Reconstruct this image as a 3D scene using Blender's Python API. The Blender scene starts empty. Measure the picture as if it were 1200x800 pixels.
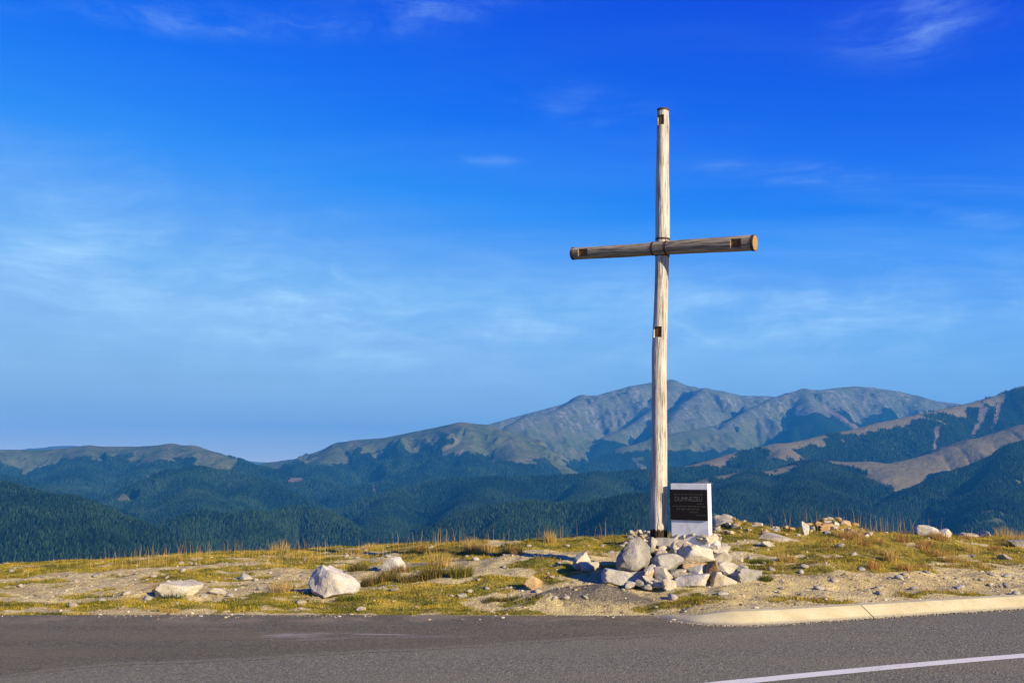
import bpy, math, random
import numpy as np
from mathutils import Vector, Matrix

R = math.radians
random.seed(7)
sc = bpy.context.scene
col = sc.collection

# ------------------------------------------------------------------ camera
CAM_Z = 1.6
FPX = 1167.0                       # focal length in photo pixels (1200 wide)
PITCH = math.atan(154.0 / FPX)
cam_d = bpy.data.cameras.new('camera')
cam_d.sensor_width = 36.0
cam_d.lens = FPX * 36.0 / 1200.0
cam_d.clip_start = 0.1
cam_d.clip_end = 80000.0
cam = bpy.data.objects.new('camera', cam_d)
cam.location = (0, 0, CAM_Z)
cam.rotation_euler = (math.pi / 2 + PITCH, 0, 0)
col.objects.link(cam)
sc.camera = cam

# ------------------------------------------------------------------ sun, sky, exposure
SUN_AZ, SUN_EL = R(134.0), R(20.5)          # clockwise from +Y
S = Vector((math.sin(SUN_AZ) * math.cos(SUN_EL), math.cos(SUN_AZ) * math.cos(SUN_EL), math.sin(SUN_EL)))
sun_d = bpy.data.lights.new('sun', 'SUN')
sun_d.energy = 5.0
sun_d.angle = R(0.53)
sun_d.color = (1.0, 0.83, 0.55)
sun = bpy.data.objects.new('sun', sun_d)
sun.rotation_euler = (-S).to_track_quat('-Z', 'Y').to_euler()
sun.location = (30, -12, 25)
col.objects.link(sun)

vs = sc.view_settings
sc.display_settings.display_device = 'sRGB'
vs.view_transform = 'Standard'
vs.look = 'None'
vs.exposure = 1.0
vs.gamma = 1.0
vs.use_curve_mapping = False
sc.cycles.max_bounces = 6
sc.cycles.volume_bounces = 0
sc.cycles.use_denoising = True

world = bpy.data.worlds.new('World')
sc.world = world
world.use_nodes = True


class NT:
    """small helper round a node tree"""
    def __init__(self, tree):
        self.t = tree
        self.n = tree.nodes
        self.l = tree.links

    def node(self, kind, **kw):
        nd = self.n.new(kind)
        for k, v in kw.items():
            setattr(nd, k, v)
        return nd

    def plug(self, sock, v):
        if isinstance(v, bpy.types.NodeSocket):
            self.l.new(v, sock)
        elif v is not None:
            sock.default_value = v

    def math(self, op, a, b=None, c=None, clamp=False):
        nd = self.node('ShaderNodeMath', operation=op, use_clamp=clamp)
        for i, v in enumerate((a, b, c)):
            if v is not None:
                self.plug(nd.inputs[i], v)
        return nd.outputs[0]

    def vmath(self, op, a, b=None):
        nd = self.node('ShaderNodeVectorMath', operation=op)
        self.plug(nd.inputs[0], a)
        if b is not None:
            self.plug(nd.inputs[1], b)
        return nd.outputs[0]

    def mix(self, fac, a, b, mode='MIX', clamp=True):
        nd = self.node('ShaderNodeMix', data_type='RGBA', blend_type=mode, clamp_factor=clamp)
        self.plug(nd.inputs[0], fac)
        self.plug(nd.inputs[6], a if not isinstance(a, tuple) else (*a[:3], 1))
        self.plug(nd.inputs[7], b if not isinstance(b, tuple) else (*b[:3], 1))
        return nd.outputs[2]

    def noise(self, vec, scale, detail=4.0, rough=0.55, dist=0.0, dim='3D'):
        nd = self.node('ShaderNodeTexNoise', noise_dimensions=dim)
        if vec is not None:
            self.l.new(vec, nd.inputs['Vector'])
        nd.inputs['Scale'].default_value = scale
        nd.inputs['Detail'].default_value = detail
        nd.inputs['Roughness'].default_value = rough
        nd.inputs['Distortion'].default_value = dist
        return nd.outputs['Fac']

    def ramp(self, fac, stops, interp='LINEAR'):
        nd = self.node('ShaderNodeValToRGB')
        nd.color_ramp.interpolation = interp
        e = nd.color_ramp.elements
        while len(e) < len(stops):
            e.new(0.5)
        for i, (p, c) in enumerate(stops):
            e[i].position = p
            if not isinstance(c, (tuple, list)):
                c = (c, c, c)
            e[i].color = (*c[:3], 1)
        self.plug(nd.inputs[0], fac)
        return nd.outputs[0]

    def step(self, v, lo, hi):
        nd = self.node('ShaderNodeMapRange', interpolation_type='SMOOTHSTEP')
        self.plug(nd.inputs[0], v)
        nd.inputs[1].default_value = lo
        nd.inputs[2].default_value = hi
        return nd.outputs[0]

    def attr(self, name, kind='GEOMETRY'):
        nd = self.node('ShaderNodeAttribute', attribute_name=name, attribute_type=kind)
        return nd

    def mapping(self, vec, scale=(1, 1, 1), rot=(0, 0, 0), loc=(0, 0, 0)):
        nd = self.node('ShaderNodeMapping')
        self.l.new(vec, nd.inputs[0])
        nd.inputs['Location'].default_value = loc
        nd.inputs['Rotation'].default_value = rot
        nd.inputs['Scale'].default_value = scale
        return nd.outputs[0]


def px_dir(u, v):
    """photo pixel -> world direction (not normalised)"""
    rx, up = (u - 600.0) / FPX, (400.0 - v) / FPX
    c, s = math.cos(PITCH), math.sin(PITCH)
    return Vector((rx, c - up * s, s + up * c))


def P(u, v, D):
    """world point seen at photo pixel (u, v) at distance D along +Y"""
    d = px_dir(u, v)
    k = D / d.y
    return Vector((d.x * k, D, CAM_Z + d.z * k))


def G(u, v, z=0.0):
    """world point on the level z seen at photo pixel (u, v)"""
    d = px_dir(u, v)
    k = (z - CAM_Z) / d.z
    return Vector((d.x * k, d.y * k, z))


def build_world():
    w = NT(world.node_tree)
    bg = w.n['Background']
    sky = w.node('ShaderNodeTexSky', sky_type='NISHITA')
    sky.sun_disc = False
    sky.sun_elevation = SUN_EL
    sky.sun_rotation = SUN_AZ
    sky.altitude = 2100
    sky.air_density = 1.0
    sky.dust_density = 0.4
    sky.ozone_density = 2.5
    # the photograph's deep, saturated mountain blue, graded along the Nishita sky's own brightness
    ssep = w.node('ShaderNodeSeparateColor')
    w.l.new(sky.outputs[0], ssep.inputs[0])
    rmp = w.ramp(w.math('MULTIPLY', ssep.outputs[0], 0.1), SKY_RAMP)
    base = w.vmath('SCALE', rmp)
    base.node.inputs['Scale'].default_value = 6.15
    tc = w.node('ShaderNodeTexCoord')
    sep = w.node('ShaderNodeSeparateXYZ')
    w.l.new(tc.outputs['Generated'], sep.inputs[0])
    x, y, z = sep.outputs
    zz = w.math('ADD', w.math('MAXIMUM', z, 0.0), 0.06)
    pl = w.node('ShaderNodeCombineXYZ')
    w.plug(pl.inputs[0], w.math('DIVIDE', x, zz))
    w.plug(pl.inputs[1], w.math('DIVIDE', y, zz))
    pv = pl.outputs[0]
    # thin cirrus: streaks drawn out along one wind direction
    warp = w.noise(w.mapping(pv, scale=(0.35, 0.35, 1)), 1.0, 2, 0.5)
    wv = w.node('ShaderNodeCombineXYZ')
    w.plug(wv.inputs[0], w.math('MULTIPLY', warp, 2.2))
    w.plug(wv.inputs[1], w.math('MULTIPLY', warp, 1.3))
    pw = w.vmath('ADD', pv, wv.outputs[0])
    st1 = w.noise(w.mapping(pw, scale=(0.28, 1.25, 1), rot=(0, 0, R(16))), 1.0, 7, 0.62, 0.3)
    st2 = w.noise(w.mapping(pw, scale=(0.5, 1.9, 1), rot=(0, 0, R(-24)), loc=(3, 1, 0)), 1.0, 8, 0.66, 0.5)
    big = w.noise(w.mapping(pv, scale=(0.22, 0.30, 1), loc=(1.7, 0.4, 0)), 1.0, 2, 0.5)
    veil = w.math('MULTIPLY', w.step(st1, 0.36, 0.80), w.step(big, 0.36, 0.62))
    wisp = w.math('MULTIPLY', w.step(st2, 0.50, 0.88), w.step(big, 0.30, 0.60))
    # the veil lies low, over the mountains; only shreds reach higher up
    el = w.math('ARCSINE', z)
    low = w.math('MULTIPLY', w.step(el, R(1.5), R(7.0)), w.math('SUBTRACT', 1.0, w.step(el, R(13), R(21))))
    amt = w.math('ADD', w.math('MULTIPLY', veil, w.math('MULTIPLY_ADD', low, 0.16, 0.03)),
                 w.math('MULTIPLY', wisp, w.math('MULTIPLY_ADD', low, 0.10, 0.05)))
    az = w.math('ARCTAN2', x, y)
    # feathery fibres, laid out over the sky by bearing and height
    ae = w.node('ShaderNodeCombineXYZ')
    w.plug(ae.inputs[0], az)
    w.plug(ae.inputs[1], el)
    bend = w.noise(w.mapping(ae.outputs[0], scale=(5, 7, 1)), 1.0, 3, 0.5)
    bv = w.node('ShaderNodeCombineXYZ')
    w.plug(bv.inputs[1], w.math('MULTIPLY', bend, 0.07))
    w.plug(bv.inputs[0], w.math('MULTIPLY', bend, 0.05))
    aw = w.vmath('ADD', ae.outputs[0], bv.outputs[0])
    fib = w.noise(w.mapping(aw, scale=(7, 46, 1), rot=(0, 0, R(13))), 1.0, 10, 0.70, 0.12)
    puff = w.noise(w.mapping(aw, scale=(9, 17, 1), rot=(0, 0, R(13)), loc=(3, 7, 0)), 1.0, 7, 0.62, 0.25)
    shred = w.math('MULTIPLY', w.step(fib, 0.30, 0.74), w.step(puff, 0.34, 0.68))
    for (u, v, wu, wvv, tilt, k) in CLOUDS:
        d = px_dir(u, v).normalized()
        a0, e0 = math.atan2(d.x, d.y), math.asin(d.z)
        da = w.math('SUBTRACT', az, a0)
        de = w.math('SUBTRACT', w.math('SUBTRACT', el, e0), w.math('MULTIPLY', da, tilt))
        q = w.math('ADD', w.math('POWER', w.math('ABSOLUTE', w.math('DIVIDE', da, wu / FPX)), 2.0),
                   w.math('POWER', w.math('ABSOLUTE', w.math('DIVIDE', de, wvv / FPX)), 2.0))
        g = w.math('EXPONENT', w.math('MULTIPLY', q, -1.0))
        amt = w.math('ADD', amt, w.math('MULTIPLY', w.math('MULTIPLY', g, k), shred))
    soft = w.math('ADD', 0.30, w.math('MULTIPLY', w.math('ADD', w.step(puff, 0.30, 0.72), w.math('MULTIPLY', w.step(fib, 0.30, 0.75), 0.9)), 0.55))
    for (u, v, wu, wvv, tilt, k) in VEILS:
        d = px_dir(u, v).normalized()
        da = w.math('SUBTRACT', az, math.atan2(d.x, d.y))
        de = w.math('SUBTRACT', w.math('SUBTRACT', el, math.asin(d.z)), w.math('MULTIPLY', da, tilt))
        q = w.math('ADD', w.math('POWER', w.math('ABSOLUTE', w.math('DIVIDE', da, wu / FPX)), 2.0),
                   w.math('POWER', w.math('ABSOLUTE', w.math('DIVIDE', de, wvv / FPX)), 2.0))
        amt = w.math('ADD', amt, w.math('MULTIPLY', w.math('MULTIPLY', w.math('EXPONENT', w.math('MULTIPLY', q, -1.0)), k), soft))
    amt = w.math('MAXIMUM', w.math('MINIMUM', amt, 0.8), 0.0)
    cloud = w.node('ShaderNodeRGB')
    cloud.outputs[0].default_value = CLOUD_COL
    res = w.mix(amt, base, cloud.outputs[0])
    w.l.new(res, bg.inputs['Color'])
    bg.inputs['Strength'].default_value = SKY_STRENGTH


SKY_STRENGTH = 0.10
SKY_RAMP = [(0.05, (0.002, 0.030, 0.43)), (0.076, (0.002, 0.042, 0.60)), (0.112, (0.003, 0.118, 0.73)), (0.15, (0.020, 0.225, 0.78)), (0.227, (0.145, 0.385, 0.755)),
            (0.30, (0.21, 0.43, 0.72)), (0.44, (0.29, 0.47, 0.66)), (0.60, (0.34, 0.49, 0.63)), (0.8, (0.60, 0.66, 0.68)), (1.0, (1.0, 0.95, 0.85))]
CLOUD_COL = (2.6, 4.2, 5.7, 1)
# u, v, half width, half height (photo pixels as angles), tilt, strength
CLOUDS = [(1085, 28, 75, 26, 0.05, 0.45), (935, 203, 90, 12, -0.14, 0.42), (1120, 250, 80, 10, -0.30, 0.25),
          (300, 28, 190, 14, 0.06, 0.45), (500, 5, 90, 12, 0.0, 0.45), (575, 188, 45, 6, 0.0, 0.4),
          (690, 130, 110, 22, -0.2, 0.16), (400, 330, 20, 60, -1.3, 0.45), (60, 290, 300, 80, -0.12, 0.36),
          (330, 345, 110, 12, -0.3, 0.5), (430, 415, 120, 8, -0.1, 0.55), (480, 380, 280, 60, 0.0, 0.4), (950, 370, 260, 50, 0.0, 0.45), (808, 386, 24, 4, -0.55, 0.9)]
VEILS = [(60, 320, 330, 95, -0.10, 0.32), (520, 390, 330, 70, 0.0, 0.26), (1000, 385, 300, 55, 0.0, 0.26)]
build_world()

# ------------------------------------------------------------------ numpy noise
def _hash(ix, iy, seed):
    h = (ix.astype(np.int64) * 374761393 + iy.astype(np.int64) * 668265263 + seed * 1442695041) & 0x7fffffff
    h = ((h ^ (h >> 13)) * 1274126177) & 0x7fffffff
    return (h ^ (h >> 16)) & 0x7fffffff


def perlin(x, y, seed=0):
    ix, iy = np.floor(x), np.floor(y)
    fx, fy = x - ix, y - iy
    sx, sy = fx * fx * fx * (fx * (fx * 6 - 15) + 10), fy * fy * fy * (fy * (fy * 6 - 15) + 10)

    def g(dx, dy):
        a = _hash(ix + dx, iy + dy, seed) * (2 * np.pi / 0x7fffffff)
        return np.cos(a) * (fx - dx) + np.sin(a) * (fy - dy)
    n0 = g(0, 0) * (1 - sx) + g(1, 0) * sx
    n1 = g(0, 1) * (1 - sx) + g(1, 1) * sx
    return (n0 * (1 - sy) + n1 * sy) * 1.5


def fbm(x, y, octv=5, seed=0, gain=0.5, lac=2.03):
    a, s, t = 1.0, 0.0, 0.0
    for o in range(octv):
        s = s + a * perlin(x, y, seed + o * 17)
        t += a
        a *= gain
        x, y = x * lac + 3.7, y * lac + 1.3
    return s / t


def ridged(x, y, octv=5, seed=0, gain=0.55, lac=2.05):
    a, s, t = 1.0, 0.0, 0.0
    for o in range(octv):
        n = 1.0 - np.abs(perlin(x, y, seed + o * 31)) * 1.6
        s = s + a * n
        t += a
        a *= gain
        x, y = x * lac + 5.1, y * lac + 2.9
    return s / t


def sstep(a, b, x):
    t = np.clip((x - a) / (b - a), 0, 1)
    return t * t * (3 - 2 * t)


# ------------------------------------------------------------------ objects
def link(name, me, mat=None, parent=None):
    o = bpy.data.objects.new(name, me)
    col.objects.link(o)
    if mat is not None:
        me.materials.append(mat)
    if parent is not None:
        o.parent = parent
    return o


def mesh_np(name, verts, faces, smooth=False):
    """verts (n,3), faces (m,k) numpy arrays"""
    verts = np.asarray(verts, dtype=np.float32)
    faces = np.asarray(faces, dtype=np.int32)
    me = bpy.data.meshes.new(name)
    k = faces.shape[1]
    me.vertices.add(len(verts))
    me.vertices.foreach_set('co', verts.ravel())
    me.loops.add(faces.size)
    me.loops.foreach_set('vertex_index', faces.ravel())
    me.polygons.add(len(faces))
    me.polygons.foreach_set('loop_start', np.arange(0, faces.size, k, dtype=np.int32))
    me.polygons.foreach_set('loop_total', np.full(len(faces), k, dtype=np.int32))
    me.polygons.foreach_set('use_smooth', np.full(len(faces), smooth, dtype=bool))
    me.update(calc_edges=True)
    me.validate()
    return me


def grid_faces(nr, nc):
    i = np.arange(nr - 1)[:, None] * nc + np.arange(nc - 1)[None, :]
    i = i.ravel()
    return np.stack([i, i + 1, i + nc + 1, i + nc], 1)


def fattr(me, name, vals):
    a = me.attributes.new(name, 'FLOAT', 'POINT')
    a.data.foreach_set('value', np.asarray(vals, dtype=np.float32))


def cattr(me, name, rgb):
    a = me.attributes.new(name, 'FLOAT_COLOR', 'POINT')
    n = len(rgb)
    buf = np.ones((n, 4), dtype=np.float32)
    buf[:, :3] = rgb
    a.data.foreach_set('color', buf.ravel())


def tag(o, label=None, cat=None, group=None, kind=None):
    if label:
        o['label'] = label
    if cat:
        o['category'] = cat
    if group:
        o['group'] = group
    if kind:
        o['kind'] = kind
    return o


def empty(name, loc=(0, 0, 0), rz=0.0):
    o = bpy.data.objects.new(name, None)
    o.empty_display_size = 0.1
    o.location = loc
    o.rotation_euler = (0, 0, rz)
    col.objects.link(o)
    return o


def new_mat(name, rough=0.9, spec=0.2):
    m = bpy.data.materials.new(name)
    m.use_nodes = True
    t = NT(m.node_tree)
    b = m.node_tree.nodes['Principled BSDF']
    b.inputs['Roughness'].default_value = rough
    b.inputs['Specular IOR Level'].default_value = spec
    return m, t, b


def bump(t, b, height, strength=0.5, dist=0.02):
    nd = t.node('ShaderNodeBump')
    nd.inputs['Strength'].default_value = strength
    nd.inputs['Distance'].default_value = dist
    t.l.new(height, nd.inputs['Height'])
    t.l.new(nd.outputs[0], b.inputs['Normal'])

# ------------------------------------------------------------------ mountains
# each ridge: (slope, forest starts this many metres below the crest, noise, [(u, v, km), ...])
RIDGES = [
    # main massif skyline
    (0.46, 1000, 1.0, [(470, 560, 10.2), (540, 512, 10.4), (570, 498, 10.6), (620, 484, 10.9), (665, 472, 11.0), (682, 463.5, 11.0), (700, 463, 11.1),
                 (722, 457, 11.3), (740, 452, 11.4), (770, 447, 11.6), (786, 445.5, 11.6), (797, 450, 11.6), (810, 459, 11.7), (850, 463, 12.0), (905, 464, 12.4)]),
    (0.50, 900, 0.9, [(805, 460, 11.3), (826, 455.5, 10.8), (845, 458, 10.9), (862, 462, 11.1), (880, 467, 11.3), (893, 463.5, 11.5), (905, 466, 11.7), (930, 490, 11.5)]),
    (0.52, -900, 0.6, [(826, 455.5, 10.8), (806, 470, 10.3), (792, 484, 9.9), (784, 500, 9.5)]),
    (0.50, 420, 0.9, [(842, 506, 9.4), (858, 492, 9.7), (880, 479, 10.0), (905, 467, 10.2), (925, 460, 10.4), (942, 456, 10.5), (960, 457, 10.6), (975, 455, 10.8),
                 (1000, 452.5, 11.0), (1022, 454, 11.0), (1050, 458, 11.0), (1072, 463, 11.0), (1090, 469, 11.0), (1122, 473, 11.0), (1200, 484, 11.0), (1350, 480, 11.0)]),
    (0.55, -400, 0.6, [(942, 456, 10.5), (946, 470, 10.0), (956, 490, 9.5), (975, 506, 9.1), (992, 517, 8.8)]),
    (0.50, -1000, 0.6, [(682, 463.5, 11.0), (662, 476, 10.5), (640, 486, 10.0), (618, 487, 9.7), (602, 496, 9.4)]),
    (0.50, -1000, 0.6, [(786, 445.5, 11.6), (776, 470, 10.8), (748, 494, 10.2), (712, 511, 9.8), (703, 526, 9.5)]),
    (0.42, -330, 0.6, [(830, 500, 9.2), (800, 506, 9.0), (765, 514, 8.8), (735, 523, 8.6), (715, 532, 8.5), (690, 545, 8.3)]),
    # pale green shoulder left of the peak
    (0.36, 270, 0.6, [(280, 549, 9.3), (300, 545, 9.2), (320, 541, 9.0), (350, 537, 8.9), (382, 528, 8.7), (400, 519, 8.5), (415, 515.5, 8.4), (450, 513, 8.3), (490, 505, 8.2),
                 (520, 499, 8.1), (540, 495.5, 8.0), (565, 497, 8.0), (582, 503, 7.9), (600, 514, 7.7), (630, 534, 7.5), (660, 548, 7.3)]),
    (0.36, -250, 0.6, [(400, 519, 8.5), (392, 530, 8.0), (378, 541, 7.6), (365, 553, 7.2)]),
    (0.36, -330, 0.6, [(540, 496, 8.0), (548, 520, 7.5), (556, 540, 7.1), (560, 552, 6.9)]),
    (0.36, -230, 0.6, [(600, 514, 7.7), (605, 533, 7.2), (590, 543, 6.9), (560, 549, 6.7), (500, 556, 6.5), (440, 566, 6.3)]),
    # rounded hill at the left
    (0.34, 125, 0.7, [(-350, 512, 7.6), (-200, 522, 7.6), (-60, 527, 7.5), (0, 526.5, 7.5), (50, 527, 7.5), (105, 523, 7.5), (160, 523, 7.4), (200, 521, 7.3), (225, 523, 7.2),
                 (250, 531, 7.1), (268, 537, 7.0)]),
    (0.34, -60, 0.5, [(225, 523, 7.2), (250, 531, 7.1), (275, 539, 7.0), (290, 544, 6.9), (330, 553, 6.7), (380, 566, 6.5), (430, 582, 6.2)]),
    (0.34, -125, 0.7, [(105, 523, 7.5), (96, 545, 6.8), (88, 562, 6.3), (84, 574, 6.0)]),
    (0.34, -170, 0.7, [(200, 521, 7.3), (188, 540, 6.8), (170, 556, 6.3)]),
    (0.45, 0, 0.7, [(-300, 530, 6.2), (-100, 546, 6.0), (0, 558, 5.6), (50, 569, 5.4), (90, 581, 5.2), (122, 594, 5.0)]),
    # forested dome, left of centre
    (0.45, 0, 0.8, [(100, 604, 4.9), (120, 593, 5.0), (140, 582, 5.1), (175, 563, 5.3), (200, 552.5, 5.4), (230, 549, 5.5), (265, 552, 5.5), (300, 562, 5.4), (330, 574, 5.2), (362, 590, 5.0), (395, 608, 4.8)]),
    (0.45, 0, 0.6, [(230, 549, 5.5), (225, 570, 5.0), (228, 592, 4.6)]),
    (0.45, 0, 0.6, [(300, 562, 5.4), (285, 580, 5.0), (270, 596, 4.7)]),
    # front left hills
    (0.50, 0, 0.6, [(185, 662, 3.7), (198, 645, 3.8), (215, 624, 3.9), (233, 606, 4.0), (260, 609, 4.05), (290, 606, 4.1), (320, 604, 4.2), (345, 596, 4.3), (365, 598, 4.3), (385, 606, 4.2), (400, 620, 4.1), (412, 642, 4.0)]),
    (0.50, 0, 0.6, [(233, 606, 4.0), (222, 640, 3.6), (220, 670, 3.3)]),
    (0.50, 0, 0.6, [(290, 606, 4.1), (300, 632, 3.7), (306, 660, 3.4)]),
    (0.50, 0, 0.7, [(-350, 505, 4.4), (-200, 530, 4.2), (-80, 553, 4.0), (0, 571, 3.9), (40, 580, 3.8), (80, 590, 3.7), (120, 603, 3.6), (160, 617, 3.5), (190, 630, 3.4), (212, 648, 3.3)]),
    (0.50, 0, 0.7, [(0, 571, 3.9), (30, 600, 3.5), (70, 640, 3.1), (90, 670, 2.9)]),
    (0.50, 0, 0.7, [(80, 590, 3.7), (110, 622, 3.3), (135, 655, 3.0)]),
    # centre forest ridges
    (0.46, 0, 0.8, [(370, 640, 4.7), (385, 612, 4.8), (400, 598, 4.9), (430, 586, 5.0), (470, 576, 5.05), (500, 567, 5.1), (540, 561, 5.1), (580, 562, 5.0), (620, 560, 5.1), (660, 558.5, 5.1), (700, 557, 5.1),
                 (740, 553, 5.2), (780, 551, 5.2), (820, 549, 5.3), (860, 552, 5.2)]),
    (0.46, 0, 0.7, [(470, 576, 5.05), (455, 600, 4.6), (450, 630, 4.2)]),
    (0.46, 0, 0.7, [(580, 562, 5.0), (560, 585, 4.6), (540, 610, 4.3)]),
    (0.46, 0, 0.7, [(700, 557, 5.1), (690, 575, 4.7), (670, 596, 4.4)]),
    (0.48, 0, 0.7, [(480, 650, 3.7), (500, 632, 3.8), (515, 622, 3.85), (535, 611, 3.9), (560, 601, 4.0), (580, 596, 4.0), (620, 594, 4.0), (660, 593, 4.0), (700, 591, 4.0), (740, 585, 4.05), (780, 580, 4.1), (830, 575, 4.2)]),
    (0.48, 0, 0.7, [(620, 594, 4.0), (600, 618, 3.6), (590, 650, 3.3)]),
    (0.48, 0, 0.7, [(740, 585, 4.05), (735, 610, 3.6), (730, 640, 3.3)]),
    # long ridge coming down from the right
    (0.50, 34, 0.7, [(1700, 380, 7.4), (1450, 410, 7.2), (1300, 432, 7.1), (1240, 442, 7.0), (1200, 452, 7.0), (1165, 464, 7.0), (1130, 474, 6.9), (1090, 482, 6.7), (1060, 489, 6.5), (1030, 495, 6.4),
                (1000, 503, 6.3), (970, 508, 6.2), (940, 516, 6.1), (910, 521, 6.0), (880, 526, 5.9), (855, 532, 5.8), (830, 540, 5.7), (800, 547, 5.6), (770, 552, 5.5)]),
    (0.50, -120, 0.5, [(910, 521, 6.0), (915, 530, 5.8), (905, 538, 5.6), (880, 543, 5.5)]),
    # pale meadow shoulder and its forest
    (0.36, 190, 0.40, [(1500, 440, 5.6), (1300, 478, 5.4), (1240, 490, 5.3), (1200, 497, 5.2), (1178, 505, 5.15), (1142, 514, 5.1), (1115, 523, 5.05), (1089, 532, 5.0), (1063, 538.5, 4.95), (1040, 543.5, 4.9), (1018, 543, 4.9)]),
    (0.42, 28, 0.6, [(1018, 543, 4.9), (990, 541.5, 4.9), (960, 540, 4.9), (945, 541, 4.9), (925, 546, 4.85), (900, 552, 4.8), (870, 554, 4.75), (840, 558, 4.7), (800, 570, 4.6)]),
    (0.42, 0, 0.7, [(960, 541, 4.9), (940, 570, 4.4), (930, 605, 4.0)]),
    (0.42, 0, 0.7, [(880, 554, 4.75), (860, 580, 4.3), (850, 610, 4.0)]),
    # dark forest spur at the right
    (0.58, 0, 0.5, [(1600, 430, -4.4), (1400, 468, -4.4), (1260, 502, -4.45), (1215, 515, -4.5), (1190, 524, -4.5), (1165, 538, -4.45), (1133, 550, -4.35), (1105, 560, -4.25), (1075, 575, -4.1), (1045, 592, -3.95), (1010, 615, -3.7), (985, 640, -3.5)]),
    (0.50, 0, 0.5, [(1190, 524, -4.5), (1172, 570, -3.9), (1155, 620, -3.3)]),
    # faint far range
    (0.25, 900, 0.4, [(-300, 527, 16.5), (-120, 524, 16.5), (-20, 525, 16.5), (20, 521, 16.5), (60, 520.5, 16.5), (100, 523, 16.5), (150, 524, 16.5), (220, 530, 16.5), (300, 541, 16.5), (420, 545, 16.5)]),
]


def km(d):
    if d < 0:
        return -d
    # the front rows of hills stand well clear of the next ones
    t = min(max((4.95 - d) / 0.9, 0.0), 1.0)
    return d - 0.85 * t * t * (3 - 2 * t)


def ridge_height(X, Y):
    """height, metres below the local crest, forest start and slope noise for world points"""
    wx = fbm(X / 700.0, Y / 700.0, 4, 5) * 130.0
    wy = fbm(X / 700.0, Y / 700.0, 4, 55) * 130.0
    shp = X.shape
    best = np.full(shp, -1e9)
    acc = np.zeros(shp)
    drop_b = np.zeros(shp)
    own_b = np.zeros(shp)
    fs_b = np.zeros(shp)
    na_b = np.zeros(shp)
    tan_b = np.zeros(shp)
    K = 14.0
    for slope, fs, na, pts in RIDGES:
        W = [P(u, v, km(d) * 1000.0) for (u, v, d) in pts]
        slope = slope * 1.45
        spur, fs = fs < 0, abs(fs) * 0.75
        hb = np.full(shp, -1e9)
        db = np.zeros(shp)
        x0, x1 = min(w.x for w in W) - 3500, max(w.x for w in W) + 3500
        y0, y1 = min(w.y for w in W) - 3500, max(w.y for w in W) + 3500
        sel = (X > x0) & (X < x1) & (Y > y0) & (Y < y1)
        if not sel.any():
            continue
        xs, ys = X[sel], Y[sel]
        h1 = np.full(xs.shape, -1e9)
        d1 = np.zeros(xs.shape)
        for a, b in zip(W[:-1], W[1:]):
            ex, ey = b.x - a.x, b.y - a.y
            L2 = ex * ex + ey * ey
            # distance measured with a warp that fades to nothing on the crest itself
            t = np.clip(((xs - a.x) * ex + (ys - a.y) * ey) / L2, 0, 1)
            dx, dy = xs - (a.x + t * ex), ys - (a.y + t * ey)
            d0 = np.sqrt(dx * dx + dy * dy)
            f = np.clip(d0 / 400.0, 0, 1)
            dx, dy = dx + wx[sel] * f, dy + wy[sel] * f
            d = np.sqrt(dx * dx + dy * dy)
            z = a.z + (b.z - a.z) * t
            r = 70.0
            dr = slope * (np.sqrt(d * d + r * r) - r)
            h = z - dr
            m = h > h1
            h1 = np.where(m, h, h1)
            d1 = np.where(m, dr, d1)
        hb[sel] = h1
        # a side spur keeps the tree line of the ridge it leaves
        db[sel] = W[0].z - h1 if spur else d1
        ob = np.zeros(shp)
        ob[sel] = d1
        m = hb > best
        drop_b = np.where(m, db, drop_b)
        own_b = np.where(m, ob, own_b)
        fs_b = np.where(m, fs, fs_b)
        na_b = np.where(m, na * (1.2 if fs == 0 else 1.0), na_b)
        tan_b = np.where(m, 1.0 if pts[0][0] in (1700, 1500, 1018, 910) else 0.0, tan_b)
        # smooth maximum
        hi = np.maximum(best, hb)
        lo = np.minimum(best, hb)
        best = hi + K * np.log1p(np.exp(np.clip((lo - hi) / K, -40, 0)))
    amp = sstep(8, 170, own_b)
    rg = ridged(X / 540.0 + 0.25 * Y / 540.0, Y / 1300.0, 5, 9, 0.42)
    rg2 = ridged(X / 170.0 + wx / 300, Y / 360.0 + wy / 300, 4, 77)
    z = best + na_b * amp * ((rg - 0.60) * 300.0 + (rg2 - 0.5) * 55.0)
    z = z + fbm(X / 120.0, Y / 120.0, 4, 3) * (2.0 + 8.0 * amp)
    rr = np.sqrt(X * X + Y * Y)
    base = np.maximum(-0.36 * rr + 8.0, -700.0) + fbm(X / 500, Y / 500, 4, 21) * 60 * sstep(300, 1500, rr)
    low = base > z
    hi, lo = np.maximum(z, base), np.minimum(z, base)
    z = hi + 10 * np.log1p(np.exp(np.clip((lo - hi) / 10, -40, 0)))
    fs_b = np.where(low, 0, fs_b)
    return z, drop_b, fs_b, tan_b


az_in = np.arange(-28.5, 28.5, 0.085)
az_all = np.concatenate([np.arange(-62, -28.5, 0.5), az_in, np.arange(28.5, 62, 0.5)])
r_all = np.concatenate([np.arange(150, 2200, 90), np.arange(2200, 6200, 13), np.arange(6200, 8800, 18), np.arange(8800, 12600, 22),
                        np.arange(12600, 15800, 120), np.arange(15800, 17600, 45), np.array([18000, 19000, 20500, 22500])]).astype(float)
AZ, RR = np.meshgrid(np.radians(az_all), r_all)
MX, MY = RR * np.sin(AZ), RR * np.cos(AZ)
MZ, MDROP, MFS, MTAN = ridge_height(MX, MY)

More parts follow.
